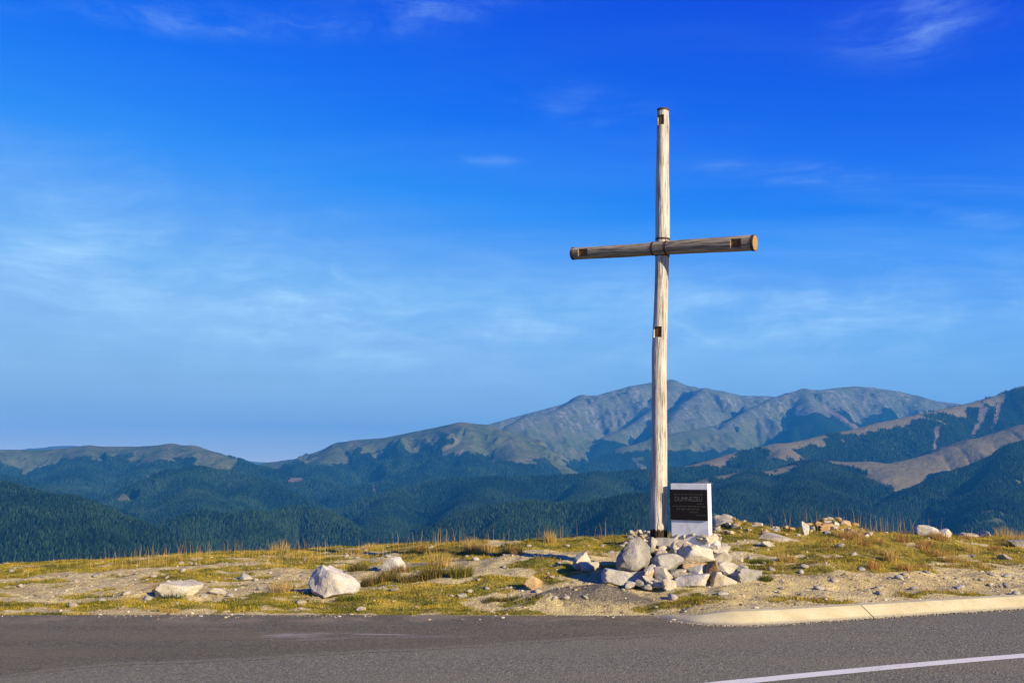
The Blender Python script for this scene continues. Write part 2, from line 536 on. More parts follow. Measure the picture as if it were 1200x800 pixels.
# forest: below the tree line of its ridge, with ragged edge and tongues up the gullies
edge = fbm(MX / 260.0, MY / 260.0, 5, 41)
tongue = fbm(MX / 90.0, MY / 90.0, 3, 43)
fo = sstep(-14, 14, MDROP - MFS * (1 + 0.35 * edge) + edge * 70 + tongue * 45 - np.where(MFS > 0, 10, -60))
clearing = sstep(0.40, 0.50, fbm(MX / 300.0 + 9, MY / 300.0, 4, 61))
fo = fo * (1 - clearing * (RR > 3000))
fo = np.where(RR > 13000, 0, fo)
FOREST = fo
# bare grey rock and scree high on the massif
ROCK = sstep(250, 560, MZ + fbm(MX / 240, MY / 240, 5, 71) * 330) * sstep(8300, 9300, MY)
GULLY = sstep(0.15, 0.5, ridged(MX / 150.0 + MY / 900.0, MY / 620.0, 4, 83) - 0.42)

me = mesh_np('hills', np.stack([MX, MY, MZ], -1).reshape(-1, 3), grid_faces(len(r_all), len(az_all)), True)
fattr(me, 'forest', FOREST.ravel())
fattr(me, 'rock', ROCK.ravel())
fattr(me, 'gully', GULLY.ravel())
fattr(me, 'straw', MTAN.ravel())


def slip(u0, v0, u1, v1, D, width):
    """a bare reddish landslip track between two photo points"""
    D = km(D)
    a, b = P(u0, v0, D * 1000), P(u1, v1, D * 1000)
    pu = MX / MY
    pv = (MZ - CAM_Z) / MY
    au, av, bu, bv = a.x / a.y, (a.z - CAM_Z) / a.y, b.x / b.y, (b.z - CAM_Z) / b.y
    ex, ey = bu - au, bv - av
    t = np.clip(((pu - au) * ex + (pv - av) * ey) / (ex * ex + ey * ey), 0, 1)
    d = np.hypot(pu - au - t * ex, pv - av - t * ey) * FPX
    d = d + fbm(MX / 60, MY / 60, 3, 91) * width * 0.8
    return (1 - sstep(width * 0.5, width, d)) * (np.abs(MY - D * 1000) < 900)


SCAR = np.zeros_like(MX)
for args in [(966, 476, 1004, 502, 9.8, 3.2), (1097, 502, 1095, 527, 6.3, 2.6), (1100, 501, 1099, 512, 6.3, 1.8), (1170, 474, 1164, 502, 6.7, 3.4), (1156, 478, 1140, 510, 6.6, 3.6), (1150, 476, 1146, 500, 6.6, 2.5),
             (340, 563, 352, 562, 7.0, 3.5), (20, 606, 45, 620, 3.6, 2.2), (30, 609, 47, 622, 3.6, 2.2), (33, 630, 38, 632, 3.4, 2.2), (42, 640, 40, 652, 3.3, 1.8), (84, 652, 90, 655, 3.1, 2.2), (154, 586, 156, 590, 4.9, 1.5),
             (537, 531, 543, 527, 7.4, 1.6), (598, 515, 602, 524, 7.5, 1.4), (436, 560, 439, 580, 6.4, 1.5)]:
    SCAR = np.maximum(SCAR, slip(*args))
fattr(me, 'scar', SCAR.ravel())

m_hill, t, b = new_mat('hillside', 1.0, 0.0)
geo = t.node('ShaderNodeNewGeometry')
pos = geo.outputs['Position']
n1 = t.noise(pos, 1 / 160.0, 8, 0.6)
n2 = t.noise(pos, 1 / 45.0, 6, 0.65)
n3 = t.noise(pos, 1 / 14.0, 3, 0.7)
meadow = t.ramp(n1, [(0.30, (0.050, 0.075, 0.030)), (0.5, (0.085, 0.100, 0.045)), (0.68, (0.135, 0.125, 0.062))])
meadow = t.mix(t.step(n2, 0.52, 0.66), meadow, (0.045, 0.055, 0.026))
rocky = t.ramp(n2, [(0.32, (0.052, 0.068, 0.046)), (0.52, (0.085, 0.096, 0.075)), (0.68, (0.14, 0.145, 0.125))])
streak = t.math('MULTIPLY', t.attr('gully').outputs['Fac'], t.step(n2, 0.38, 0.6))
rockf = t.math('MULTIPLY', t.attr('rock').outputs['Fac'], t.step(n1, 0.30, 0.52))
dry = t.ramp(n2, [(0.3, (0.125, 0.10, 0.054)), (0.6, (0.185, 0.145, 0.082)), (0.75, (0.11, 0.095, 0.048))])
meadow = t.mix(t.math('MULTIPLY', t.attr('straw').outputs['Fac'], 0.7), meadow, dry)
ground = t.mix(rockf, meadow, rocky)
ground = t.mix(t.math('MULTIPLY', streak, t.attr('rock').outputs['Fac']), ground, (0.20, 0.195, 0.175))
forest_c = t.ramp(n3, [(0.3, (0.005, 0.014, 0.009)), (0.55, (0.010, 0.026, 0.014)), (0.75, (0.018, 0.040, 0.018))])
fedge = t.step(t.math('ADD', t.attr('forest').outputs['Fac'], t.math('MULTIPLY_ADD', n3, 0.8, -0.4)), 0.4, 0.6)
c = t.mix(fedge, ground, forest_c)
c = t.mix(t.attr('scar').outputs['Fac'], c, t.ramp(n2, [(0.3, (0.13, 0.095, 0.075)), (0.7, (0.20, 0.16, 0.13))]))
t.l.new(c, b.inputs['Base Color'])
hb = t.math('MULTIPLY_ADD', fedge, t.math('MULTIPLY', n3, 16.0), t.math('MULTIPLY', n2, 14.0))
bump(t, b, hb, 1.0, 1.0)
o = link('hills', me, m_hill)
tag(o, kind='structure')

# ------------------------------------------------------------------ forest on the hills
rng = np.random.default_rng(11)
elev = (MZ + 22.0) / RR
run = np.maximum.accumulate(np.vstack([np.full((1, elev.shape[1]), -9.0), (MZ / RR)[:-1]]), axis=0)
visible = (elev > run - 0.006)


def scatter(n, r0, r1, a0=-32, a1=32):
    r = np.sqrt(rng.random(n) * (r1 * r1 - r0 * r0) + r0 * r0)
    a = rng.uniform(a0, a1, n)
    fr = np.interp(r, r_all, np.arange(len(r_all)))
    fa = np.interp(a, az_all, np.arange(len(az_all)))
    i, j = np.minimum(fr.astype(int), len(r_all) - 2), np.minimum(fa.astype(int), len(az_all) - 2)
    p, q = fr - i, fa - j
    bil = lambda A: A[i, j] * (1 - p) * (1 - q) + A[i + 1, j] * p * (1 - q) + A[i, j + 1] * (1 - p) * q + A[i + 1, j + 1] * p * q
    keep = visible[i, j] & (bil(FOREST) + rng.normal(0, 0.12, n) > 0.45) & (SCAR[i, j] < 0.4)
    a = np.radians(a[keep])
    return np.stack([r[keep] * np.sin(a), r[keep] * np.cos(a), bil(MZ)[keep] - 1.0], 1)


pts = np.concatenate([scatter(300000, 2200, 4300), scatter(320000, 4300, 6200), scatter(260000, 6200, 8600)])
size = rng.uniform(7, 19, len(pts)) * (0.85 + 0.3 * (fbm(pts[:, 0] / 150, pts[:, 1] / 150, 3, 6) + 0.5))
me = bpy.data.meshes.new('forest')
me.vertices.add(len(pts))
me.vertices.foreach_set('co', pts.astype(np.float32).ravel())
fattr(me, 'height', size)
me.update()
print('trees', len(pts))

m_con, t, b = new_mat('conifer', 0.95, 0.05)
oi = t.node('ShaderNodeObjectInfo')
geo = t.node('ShaderNodeNewGeometry')
big = t.noise(geo.outputs['Position'], 1 / 130.0, 4, 0.6)
wide = t.noise(geo.outputs['Position'], 1 / 420.0, 3, 0.5)
f = t.math('ADD', t.math('MULTIPLY', oi.outputs['Random'], 0.48), t.math('ADD', t.math('MULTIPLY', big, 0.35), t.math('MULTIPLY_ADD', wide, 1.1, -0.34)))
c = t.ramp(f, [(0.22, (0.002, 0.005, 0.004)), (0.45, (0.005, 0.014, 0.009)), (0.68, (0.012, 0.031, 0.017)), (0.92, (0.030, 0.056, 0.025))])
t.l.new(c, b.inputs['Base Color'])

ng = bpy.data.node_groups.new('forest_trees', 'GeometryNodeTree')
ng.interface.new_socket('Geometry', in_out='INPUT', socket_type='NodeSocketGeometry')
ng.interface.new_socket('Geometry', in_out='OUTPUT', socket_type='NodeSocketGeometry')
gi, go = ng.nodes.new('NodeGroupInput'), ng.nodes.new('NodeGroupOutput')
m2p = ng.nodes.new('GeometryNodeMeshToPoints')
ng.links.new(gi.outputs[0], m2p.inputs['Mesh'])
cone = ng.nodes.new('GeometryNodeMeshCone')
cone.fill_type = 'NONE'
cone.inputs['Vertices'].default_value = 6
cone.inputs['Radius Top'].default_value = 0.02
cone.inputs['Radius Bottom'].default_value = 0.30
cone.inputs['Depth'].default_value = 1.0
setm = ng.nodes.new('GeometryNodeSetMaterial')
setm.inputs['Material'].default_value = m_con
ng.links.new(cone.outputs['Mesh'], setm.inputs['Geometry'])
iop = ng.nodes.new('GeometryNodeInstanceOnPoints')
ng.links.new(m2p.outputs['Points'], iop.inputs['Points'])
ng.links.new(setm.outputs[0], iop.inputs['Instance'])
na = ng.nodes.new('GeometryNodeInputNamedAttribute')
na.data_type = 'FLOAT'
na.inputs['Name'].default_value = 'height'
ng.links.new(na.outputs['Attribute'], iop.inputs['Scale'])
ng.links.new(iop.outputs[0], go.inputs[0])
o = link('forest', me, m_con)
md = o.modifiers.new('trees', 'NODES')
md.node_group = ng
tag(o, 'dark blue-green conifer forest covering the slopes below the bare ridges', 'forest', kind='stuff')

# ------------------------------------------------------------------ air
HAZE = 5.0e-5
HAZE_COL = (0.045, 0.38, 0.98, 1)
bx, by0, by1, bz0, bz1 = 23500.0, -3000.0, 24000.0, float(MZ.min()) - 1.0, float(MZ.max()) + 25.0
v = [(x, y, z) for x in (-bx, bx) for y in (by0, by1) for z in (bz0, bz1)]
f = [(0, 1, 3, 2), (4, 6, 7, 5), (0, 4, 5, 1), (2, 3, 7, 6), (0, 2, 6, 4), (1, 5, 7, 3)]
me = bpy.data.meshes.new('haze')
me.from_pydata(v, [], f)
m_haze = bpy.data.materials.new('haze')
m_haze.use_nodes = True
t = NT(m_haze.node_tree)
t.n.remove(t.n['Principled BSDF'])
pv = t.node('ShaderNodeVolumePrincipled')
pv.inputs['Color'].default_value = HAZE_COL
pv.inputs['Density'].default_value = HAZE
pv.inputs['Anisotropy'].default_value = 0.0
t.l.new(pv.outputs[0], t.n['Material Output'].inputs['Volume'])
o = link('haze', me, m_haze)
tag(o, 'thin blue summer haze filling the valley air', 'haze', kind='stuff')

# ------------------------------------------------------------------ roadside ground
CP, SP = math.cos(PITCH), math.sin(PITCH)
CREST = [(-900, 676), (-400, 672), (0, 666), (50, 662), (100, 659), (200, 653), (300, 647.5), (400, 643), (500, 638), (600, 636), (680, 633), (760, 630),
         (840, 627), (900, 628), (1000, 628), (1100, 629), (1200, 631), (1500, 634), (2200, 640)]
_cu = np.array([c[0] for c in CREST], float)
_cv = np.array([c[1] for c in CREST], float)

# kerb: front foot of the kerb on the road, as points on the road surface
KERB_PX = [(766, 722.3), (790, 727.2), (815, 730.8), (845, 732.4), (880, 732.6), (920, 730.8), (1000, 725.8), (1100, 719.3), (1200, 713.2)]
KERB = [G(u, v) for u, v in KERB_PX]
_d = (KERB[-1] - KERB[-3]).normalized()
for k in range(1, 9):
    KERB.append(KERB[8] + _d * 1.6 * k + Vector((0, 0.012 * k * k, 0)))


def smooth_line(pts, n=12):
    out = []
    for i in range(len(pts) - 1):
        p0, p1, p2, p3 = pts[max(i - 1, 0)], pts[i], pts[i + 1], pts[min(i + 2, len(pts) - 1)]
        for k in range(n):
            t_ = k / n
            out.append(0.5 * ((2 * p1) + (p2 - p0) * t_ + (2 * p0 - 5 * p1 + 4 * p2 - p3) * t_ * t_ + (3 * p1 - p0 - 3 * p2 + p3) * t_ ** 3))
    out.append(pts[-1])
    return out


KERB_S = smooth_line(KERB)
_kx = np.array([k.x for k in KERB])
_ky = np.array([k.y for k in KERB])
EDGE_L = G(400, 721.3).y


def edge_y(x):
    x = np.asarray(x, float)
    left = EDGE_L + 0.0 * x
    right = np.interp(x, _kx, _ky)
    e = np.where(x < KERB[0].x, left, right)
    return e


def crest_of(x, y):
    u = 600 + FPX * x / (np.maximum(y, 1.0) * CP)
    v = np.interp(u, _cu, _cv)
    Dc = 18.2 + 1.1 * np.sin(u / 170.0) + 0.6 * np.sin(u / 61.0 + 1)
    up = (400 - v) / FPX
    zc = CAM_Z + Dc * (SP + up * CP) / (CP - up * SP)
    return Dc, zc


HEAPS = []     # x, y, rx, ry, height


def ground_z(x, y, micro=True):
    x, y = np.asarray(x, float), np.asarray(y, float)
    e = edge_y(x)
    kerbed = sstep(KERB[0].x + 0.1, KERB[0].x + 0.9, x)
    e = e + 0.24 * kerbed
    Dc, zc = crest_of(x, y)
    t = (y - e) / (Dc - e)
    tt = np.clip(t, 0, 1)
    s = 1 - (1 - tt) ** 1.4
    z0 = 0.115 * kerbed
    z = z0 * (1 - s) + zc * s
    back = np.maximum(y - Dc, 0)
    z = z - np.where(back < 4, 0.05 * back * back, 0.8 + 0.4 * (back - 4))
    pre = np.minimum(y - e, 0)                       # under the asphalt
    z = z + pre * (0.35 + 3.0 * kerbed)
    z = np.where(y < e - 0.25, np.minimum(z, -0.06), z)
    for hx, hy, rx, ry, hh in HEAPS:
        q = ((x - hx) / rx) ** 2 + ((y - hy) / ry) ** 2
        z = z + hh * np.exp(-q) * (1 + 0.25 * fbm(x * 4, y * 4, 3, 15))
    if micro:
        a = sstep(-0.02, 0.5, y - e) * (1 - 0.5 * sstep(17, 19, y))
        z = z + a * (fbm(x / 1.4, y / 1.4, 3, 201) * 0.075 + fbm(x * 2.2, y * 2.2, 3, 207) * 0.050) + fbm(x * 7, y * 7, 3, 211) * 0.022 * np.maximum(a, 0.35)
    return z


def gz(x, y):
    return float(ground_z(np.array([x]), np.array([y]))[0])


def hit(u, v):
    """where the sight line through photo pixel (u, v) meets the ground"""
    D = np.linspace(10.2, 24, 1400)
    d = px_dir(u, v)
    x, z = d.x / d.y * D, CAM_Z + d.z / d.y * D
    g = ground_z(x, D)
    k = np.nonzero(z <= g)[0]
    i = int(k[0]) if len(k) else int(np.argmin(z - g))
    return Vector((x[i], D[i], g[i]))


h0 = P(772, 640, 13.75)
CROSS_X, CROSS_Y = h0.x, 13.75
for (u, D, rx, ry, hh) in [(790, 13.9, 0.75, 0.5, 0.13), (820, 13.4, 0.5, 0.3, 0.05), (690, 12.35, 0.50, 0.34, 0.15), (650, 12.1, 0.4, 0.25, 0.06),
                           (868, 17.2, 0.85, 0.8, 0.21), (845, 17.6, 0.6, 0.6, 0.07), (972, 17.4, 0.50, 0.6, 0.23), (1090, 17.5, 0.5, 0.6, 0.10), (470, 13.5, 0.6, 0.35, 0.05), (225, 12.2, 0.5, 0.3, 0.04)]:
    HEAPS.append(((u - 600) / FPX * D * CP, D, rx, ry, hh))

gx = np.concatenate([np.arange(-70, -13, 1.5), np.arange(-13, 13.5, 0.055), np.arange(13.5, 71, 1.5)])
gy = np.concatenate([np.arange(9.4, 10.4, 0.25), np.arange(10.4, 15, 0.04), np.arange(15, 20.5, 0.06), np.arange(20.5, 26, 0.5), np.geomspace(26, 170, 24)])
GX, GY = np.meshgrid(gx, gy)
GZ = ground_z(GX, GY)


def turf_mask(x, y):
    """1 where short turf grows, 0 on bare gravel"""
    u = 600 + FPX * x / (y * CP)
    e = edge_y(x)
    Dc, zc = crest_of(x, y)
    t = (y - e) / (Dc - e)
    n = fbm(x / 1.9, y / 1.0, 5, 301, 0.58) + 0.35 * fbm(x * 1.7, y * 2.4, 3, 311)
    bias = 0.30 * sstep(0.60, 0.92, t) - 0.10 + 0.16 * np.exp(-((t - 0.10) / 0.06) ** 2)
    bias = bias + 0.20 * sstep(860, 960, u) * sstep(0.25, 0.4, t) - 0.22 * sstep(820, 900, u) * (1 - sstep(0.22, 0.36, t))
    bias = bias - 0.45 * np.exp(-(((u - 690) / 75) ** 2 + ((y - 12.4) / 0.45) ** 2)) - 0.30 * np.exp(-(((u - 800) / 100) ** 2 + ((y - 13.3) / 0.8) ** 2))
    for (uu, D, ru, rd, k) in [(110, 12.4, 110, 0.35, 0.35), (40, 11.65, 70, 0.16, 0.35), (470, 12.9, 80, 0.5, 0.42), (400, 11.9, 90, 0.22, 0.30), (570, 11.45, 90, 0.10, 0.5), (790, 11.75, 60, 0.12, 0.38),
                               (340, 13.2, 50, 0.5, 0.3), (250, 12.0, 60, 0.3, 0.3), (600, 13.4, 60, 0.4, 0.3), (680, 14.2, 60, 0.3, 0.3), (1000, 15, 120, 1.2, 0.2)]:
        bias = bias + k * np.exp(-(((u - uu) / ru) ** 2 + ((y - D) / rd) ** 2))
    return sstep(-0.05, 0.16, n + bias + 0.06) * (u > -700)


turf = turf_mask(GX, GY)
heapm = np.zeros_like(GX)
for k, (hx, hy, rx, ry, hh) in enumerate(HEAPS):
    if k in (4, 6):
        heapm = np.maximum(heapm, np.exp(-(((GX - hx) / rx) ** 2 + ((GY - hy) / (ry * 1.3)) ** 2) * 1.2))
dark = np.exp(-(((GX - HEAPS[2][0]) / 0.80) ** 2 + ((GY - HEAPS[2][1] + 0.08) / 0.42) ** 2) * 1.0)
me = mesh_np('verge_ground', np.stack([GX, GY, GZ], -1).reshape(-1, 3), grid_faces(len(gy), len(gx)), True)
fattr(me, 'turf', turf.ravel())
fattr(me, 'ochre', heapm.ravel())
fattr(me, 'chip', dark.ravel())

m_gr, t, b = new_mat('gravelly_soil', 0.95, 0.1)
geo = t.node('ShaderNodeNewGeometry')
pos = geo.outputs['Position']
na = t.noise(pos, 0.9, 5, 0.6)
nb = t.noise(pos, 9.0, 5, 0.65)
nc = t.noise(pos, 45.0, 4, 0.7)
vo = t.node('ShaderNodeTexVoronoi')
t.l.new(pos, vo.inputs['Vector'])
vo.inputs['Scale'].default_value = 38.0
vo2 = t.node('ShaderNodeTexVoronoi')
t.l.new(pos, vo2.inputs['Vector'])
vo2.inputs['Scale'].default_value = 90.0
soil = t.ramp(na, [(0.30, (0.40, 0.305, 0.115)), (0.5, (0.57, 0.465, 0.185)), (0.68, (0.66, 0.56, 0.26))])
soil = t.mix(t.step(nb, 0.45, 0.7), soil, (0.29, 0.20, 0.095))
peb = t.ramp(vo.outputs['Color'], [(0.0, (0.20, 0.155, 0.09)), (0.45, (0.48, 0.385, 0.20)), (0.75, (0.62, 0.525, 0.32)), (1.0, (0.70, 0.63, 0.44))])
soil = t.mix(t.math('MULTIPLY', t.step(vo.outputs['Distance'], 0.52, 0.30), t.step(nc, 0.35, 0.6)), soil, peb)
peb2 = t.ramp(vo2.outputs['Color'], [(0.0, (0.14, 0.11, 0.075)), (0.6, (0.48, 0.38, 0.22)), (1.0, (0.66, 0.57, 0.40))])
soil = t.mix(t.math('MULTIPLY', t.step(vo2.outputs['Distance'], 0.5, 0.35), 0.55), soil, peb2)
chipc = t.ramp(vo2.outputs['Color'], [(0.0, (0.05, 0.045, 0.035)), (0.6, (0.15, 0.13, 0.095)), (1.0, (0.30, 0.26, 0.20))])
soil = t.mix(t.step(t.math('ADD', t.attr('chip').outputs['Fac'], t.math('MULTIPLY_ADD', nb, 0.7, -0.35)), 0.22, 0.60), soil, chipc)
och = t.ramp(nb, [(0.3, (0.26, 0.12, 0.035)), (0.6, (0.42, 0.24, 0.09)), (0.8, (0.5, 0.36, 0.2))])
soil = t.mix(t.step(t.math('ADD', t.attr('ochre').outputs['Fac'], t.math('MULTIPLY_ADD', nb, 0.6, -0.3)), 0.35, 0.65), soil, och)
moss = t.ramp(t.noise(pos, 3.2, 5, 0.65), [(0.3, (0.11, 0.115, 0.012)), (0.46, (0.20, 0.18, 0.020)), (0.60, (0.36, 0.27, 0.04)), (0.74, (0.28, 0.15, 0.045))])
tf = t.step(t.math('ADD', t.attr('turf').outputs['Fac'], t.math('MULTIPLY_ADD', nc, 1.0, -0.5)), 0.40, 0.72)
c = t.mix(t.math('MULTIPLY', tf, 0.9), soil, moss)
t.l.new(c, b.inputs['Base Color'])
hgt = t.math('ADD', t.math('MULTIPLY', t.math('SUBTRACT', 1.0, vo.outputs['Distance']), 0.6), t.math('ADD', nc, t.math('MULTIPLY', t.math('SUBTRACT', 1.0, vo2.outputs['Distance']), 0.3)))
bump(t, b, hgt, 0.9, 0.018)
o = link('verge_ground', me, m_gr)
tag(o, kind='structure')

# ------------------------------------------------------------------ asphalt
def asphalt(name, tint, warm, lo=0.6):
    m, t, b = new_mat(name, 0.88, 0.25)
    geo = t.node('ShaderNodeNewGeometry')
    pos = geo.outputs['Position']
    fine = t.noise(pos, 130.0, 3, 0.75)
    mid = t.noise(pos, 38.0, 4, 0.7)
    wear = t.noise(t.mapping(pos, scale=(0.25, 1.1, 1)), 1.2, 6, 0.6)
    big = t.noise(t.mapping(pos, scale=(0.10, 0.5, 1)), 1.0, 4, 0.55)
    vo = t.node('ShaderNodeTexVoronoi')
    t.l.new(pos, vo.inputs['Vector'])
    vo.inputs['Scale'].default_value = 52.0
    c = t.ramp(vo.outputs['Color'], [(0.05, tuple(x * 0.38 for x in tint)), (0.5, tint), (0.85, tuple(x * 1.7 for x in tint)), (1.0, tuple(x * 2.6 for x in tint))])
    c = t.mix(t.step(fine, 0.42, 0.60), c, tuple(x * 0.62 for x in tint))
    c = t.mix(t.math('MULTIPLY', t.step(wear, 0.42, 0.68), 0.55), c, warm)
    c = t.mix(t.math('MULTIPLY', t.step(big, 0.45, 0.7), 0.5), c, tuple(x * lo for x in tint))
    t.l.new(c, b.inputs['Base Color'])
    bump(t, b, t.math('ADD', t.math('MULTIPLY', t.math('SUBTRACT', 1.0, vo.outputs['Distance']), 0.7), t.math('MULTIPLY', mid, 0.8)), 0.8, 0.008)
    return m, t, b, c


m_road, t, b, c = asphalt('road_asphalt', (0.186, 0.174, 0.115), (0.20, 0.183, 0.112), 0.78)
m_lay, t, b, c = asphalt('lay_by_asphalt', (0.136, 0.122, 0.072), (0.165, 0.14, 0.078), 0.70)
# dusty pale scuffs on the lay-by
geo = t.node('ShaderNodeNewGeometry')
sp = geo.outputs['Position']
sc1 = t.noise(t.mapping(sp, scale=(0.55, 3.2, 1), loc=(0.4, 2.2, 0)), 1.0, 7, 0.7, 0.4)
sep = t.node('ShaderNodeSeparateXYZ')
t.l.new(sp, sep.inputs[0])
near_edge = t.math('MULTIPLY', t.step(sep.outputs[1], 9.7, 10.1), t.math('SUBTRACT', 1.0, t.step(sep.outputs[1], 10.7, 10.95)))
zone = t.math('MULTIPLY', t.step(sep.outputs[0], -3.9, -2.2), t.math('SUBTRACT', 1.0, t.step(sep.outputs[0], -1.2, 0.0)))
c2 = t.mix(t.math('MULTIPLY', t.math('MULTIPLY', t.step(sc1, 0.52, 0.66), zone), t.math('MULTIPLY', near_edge, 0.62)), c, (0.36, 0.33, 0.30))
dust = t.noise(t.mapping(sp, scale=(0.8, 1, 1)), 1.6, 6, 0.7)
edge_d = t.math('MULTIPLY', t.step(sep.outputs[1], 10.75, 11.25), t.step(dust, 0.42, 0.62))
c2 = t.mix(t.math('MULTIPLY', edge_d, 0.65), c2, (0.26, 0.20, 0.125))
rag = t.step(t.math('ADD', t.attr('worn').outputs['Fac'], t.math('MULTIPLY_ADD', t.noise(sp, 9.0, 6, 0.7), 1.6, -0.8)), 0.3, 0.75)
pale = t.ramp(t.noise(sp, 110.0, 3, 0.75), [(0.35, (0.09, 0.084, 0.056)), (0.55, (0.186, 0.174, 0.115)), (0.75, (0.29, 0.27, 0.19))])
c2 = t.mix(rag, pale, c2)
t.l.new(c2, b.inputs['Base Color'])


def sheet(name, pts, mat, z=None):
    me = bpy.data.meshes.new(name)
    me.from_pydata([(p[0], p[1], p[2] if z is None else z) for p in pts], [], [tuple(range(len(pts)))])
    o = link(name, me, mat)
    return o


# main road: one sheet reaching under the verge, with a line of soft dips
rx = np.concatenate([np.arange(-75, -12, 3.0), np.arange(-12, 12, 0.35), np.arange(12, 76, 3.0)])
ry = np.concatenate([np.arange(-45, 4, 3.0), np.arange(4, 10.2, 0.30), [40.0]])
QX, QY = np.meshgrid(rx, ry)
QY = np.minimum(QY, edge_y(QX) + 0.12)
QY[-1] = edge_y(QX[-1]) + 0.13
QZ = 0 * QX
me = mesh_np('road', np.stack([QX, QY, QZ], -1).reshape(-1, 3), grid_faces(len(ry), len(rx)), True)
tag(link('road', me, m_road), kind='structure')
# older lay-by surface, its seam running slantwise
seam = [(-1400, 1100), (-500, 860), (-120, 806), (0, 794), (120, 781), (220, 776), (300, 772.5), (380, 768), (450, 764.5), (530, 759), (600, 755), (680, 750), (760, 745.5), (830, 741), (890, 736.5), (930, 733)]
front = [G(u, min(v, 860)) if v < 900 else Vector((-70, 6.5, 0)) for u, v in seam[1:]]
front = [Vector((-74, front[0].y, 0))] + front
fr = []
for a_, b_ in zip(front[:-1], front[1:]):
    for k in range(12):
        p = a_.lerp(b_, k / 12)
        fr.append(Vector((p.x, p.y + 0.035 * math.sin(p.x * 3.1) + 0.02 * math.sin(p.x * 9.7 + 1) + random.uniform(-0.012, 0.012), 0)))
fr.append(front[-1])
vv, ff, ea = [], [], []
for p in fr:
    back = float(edge_y(p.x)) + 0.08
    for q, e_ in ((0.0, 0.0), (0.12, 0.5), (0.30, 1.0), (None, 1.0)):
        y_ = back if q is None else min(p.y + q, back - 0.01)
        vv.append((p.x, max(y_, p.y + (q or 0.4) * 0.02), 0.003))
        ea.append(e_)
for i in range(len(fr) - 1):
    for k in range(3):
        ff.append((4 * i + k, 4 * i + 4 + k, 4 * i + 5 + k, 4 * i + 1 + k))
me = bpy.data.meshes.new('lay_by')
me.from_pydata(vv, [], ff)
fattr(me, 'worn', ea)
tag(link('lay_by', me, m_lay), kind='structure')

# white edge line
m_line, t, b = new_mat('road_paint', 0.7, 0.3)
geo = t.node('ShaderNodeNewGeometry')
w1 = t.noise(geo.outputs['Position'], 60, 4, 0.7)
w2 = t.noise(geo.outputs['Position'], 2.5, 4, 0.6)
wf = t.step(t.math('ADD', w1, t.math('MULTIPLY', w2, 0.5)), 0.84, 0.98)
t.l.new(t.mix(wf, (0.70, 0.68, 0.58), (0.22, 0.20, 0.15)), b.inputs['Base Color'])
bump(t, b, w1, 0.4, 0.006)
up = [(780, 805.0), (850, 797.6), (950, 787.9), (1050, 778.5), (1150, 769.8), (1200, 765.8), (1300, 757.6)]
lo = [(780, 811.5), (850, 803.6), (950, 793.6), (1050, 783.9), (1150, 774.9), (1200, 770.7), (1300, 762.2)]
A = [G(u, v) for u, v in up]
B = [G(u, v) for u, v in lo]
A = [A[0] + (A[0] - A[1]) * 4] + A + [A[-1] + (A[-1] - A[-2]) * 6]
B = [B[0] + (B[0] - B[1]) * 4] + B + [B[-1] + (B[-1] - B[-2]) * 6]
vv, ff = [], []
for p, q in zip(A, B):
    vv += [(p.x, p.y, 0.005), (q.x, q.y, 0.005)]
for i in range(len(A) - 1):
    ff.append((2 * i + 1, 2 * i + 3, 2 * i + 2, 2 * i))
me = bpy.data.meshes.new('edge_line')
me.from_pydata(vv, [], ff)
tag(link('edge_line', me, m_line), kind='structure')

# ------------------------------------------------------------------ kerb: sloped concrete stones
m_kerb, t, b = new_mat('kerb_concrete', 0.85, 0.2)
geo = t.node('ShaderNodeNewGeometry')
pos = geo.outputs['Position']
k1 = t.noise(pos, 3.0, 6, 0.65)
k2 = t.noise(pos, 40.0, 4, 0.7)
k3 = t.noise(t.mapping(pos, scale=(1, 1, 5)), 6.0, 5, 0.6)
c = t.ramp(k1, [(0.3, (0.44, 0.37, 0.20)), (0.5, (0.52, 0.455, 0.26)), (0.7, (0.58, 0.52, 0.32))])
c = t.mix(t.math('MULTIPLY', t.step(k2, 0.52, 0.7), 0.5), c, (0.36, 0.29, 0.19))
c = t.mix(t.math('MULTIPLY', t.step(k3, 0.56, 0.72), 0.45), c, (0.34, 0.29, 0.22))
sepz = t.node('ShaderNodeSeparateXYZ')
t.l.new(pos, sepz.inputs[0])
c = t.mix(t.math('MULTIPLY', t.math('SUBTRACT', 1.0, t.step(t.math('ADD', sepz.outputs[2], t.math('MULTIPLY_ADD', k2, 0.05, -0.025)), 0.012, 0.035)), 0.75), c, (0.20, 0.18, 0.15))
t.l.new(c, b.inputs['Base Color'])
bump(t, b, t.math('ADD', k2, t.math('MULTIPLY', k1, 0.3)), 0.5, 0.006)

kerb_root = empty('kerb', (KERB[4].x, KERB[4].y, 0))
tag(kerb_root, 'pale sloped concrete kerb with a tapered nose edging the road by the stone cairn', 'kerb')


def kerb_at(s):
    f = min(s * 12, len(KERB_S) - 1.001)
    i = int(f)
    p = KERB_S[i].lerp(KERB_S[i + 1], f - i)
    a, c_ = KERB_S[max(i - 9, 0)], KERB_S[min(i + 10, len(KERB_S) - 1)]
    d = (c_ - a).normalized()
    return p, Vector((-d.y, d.x, 0))


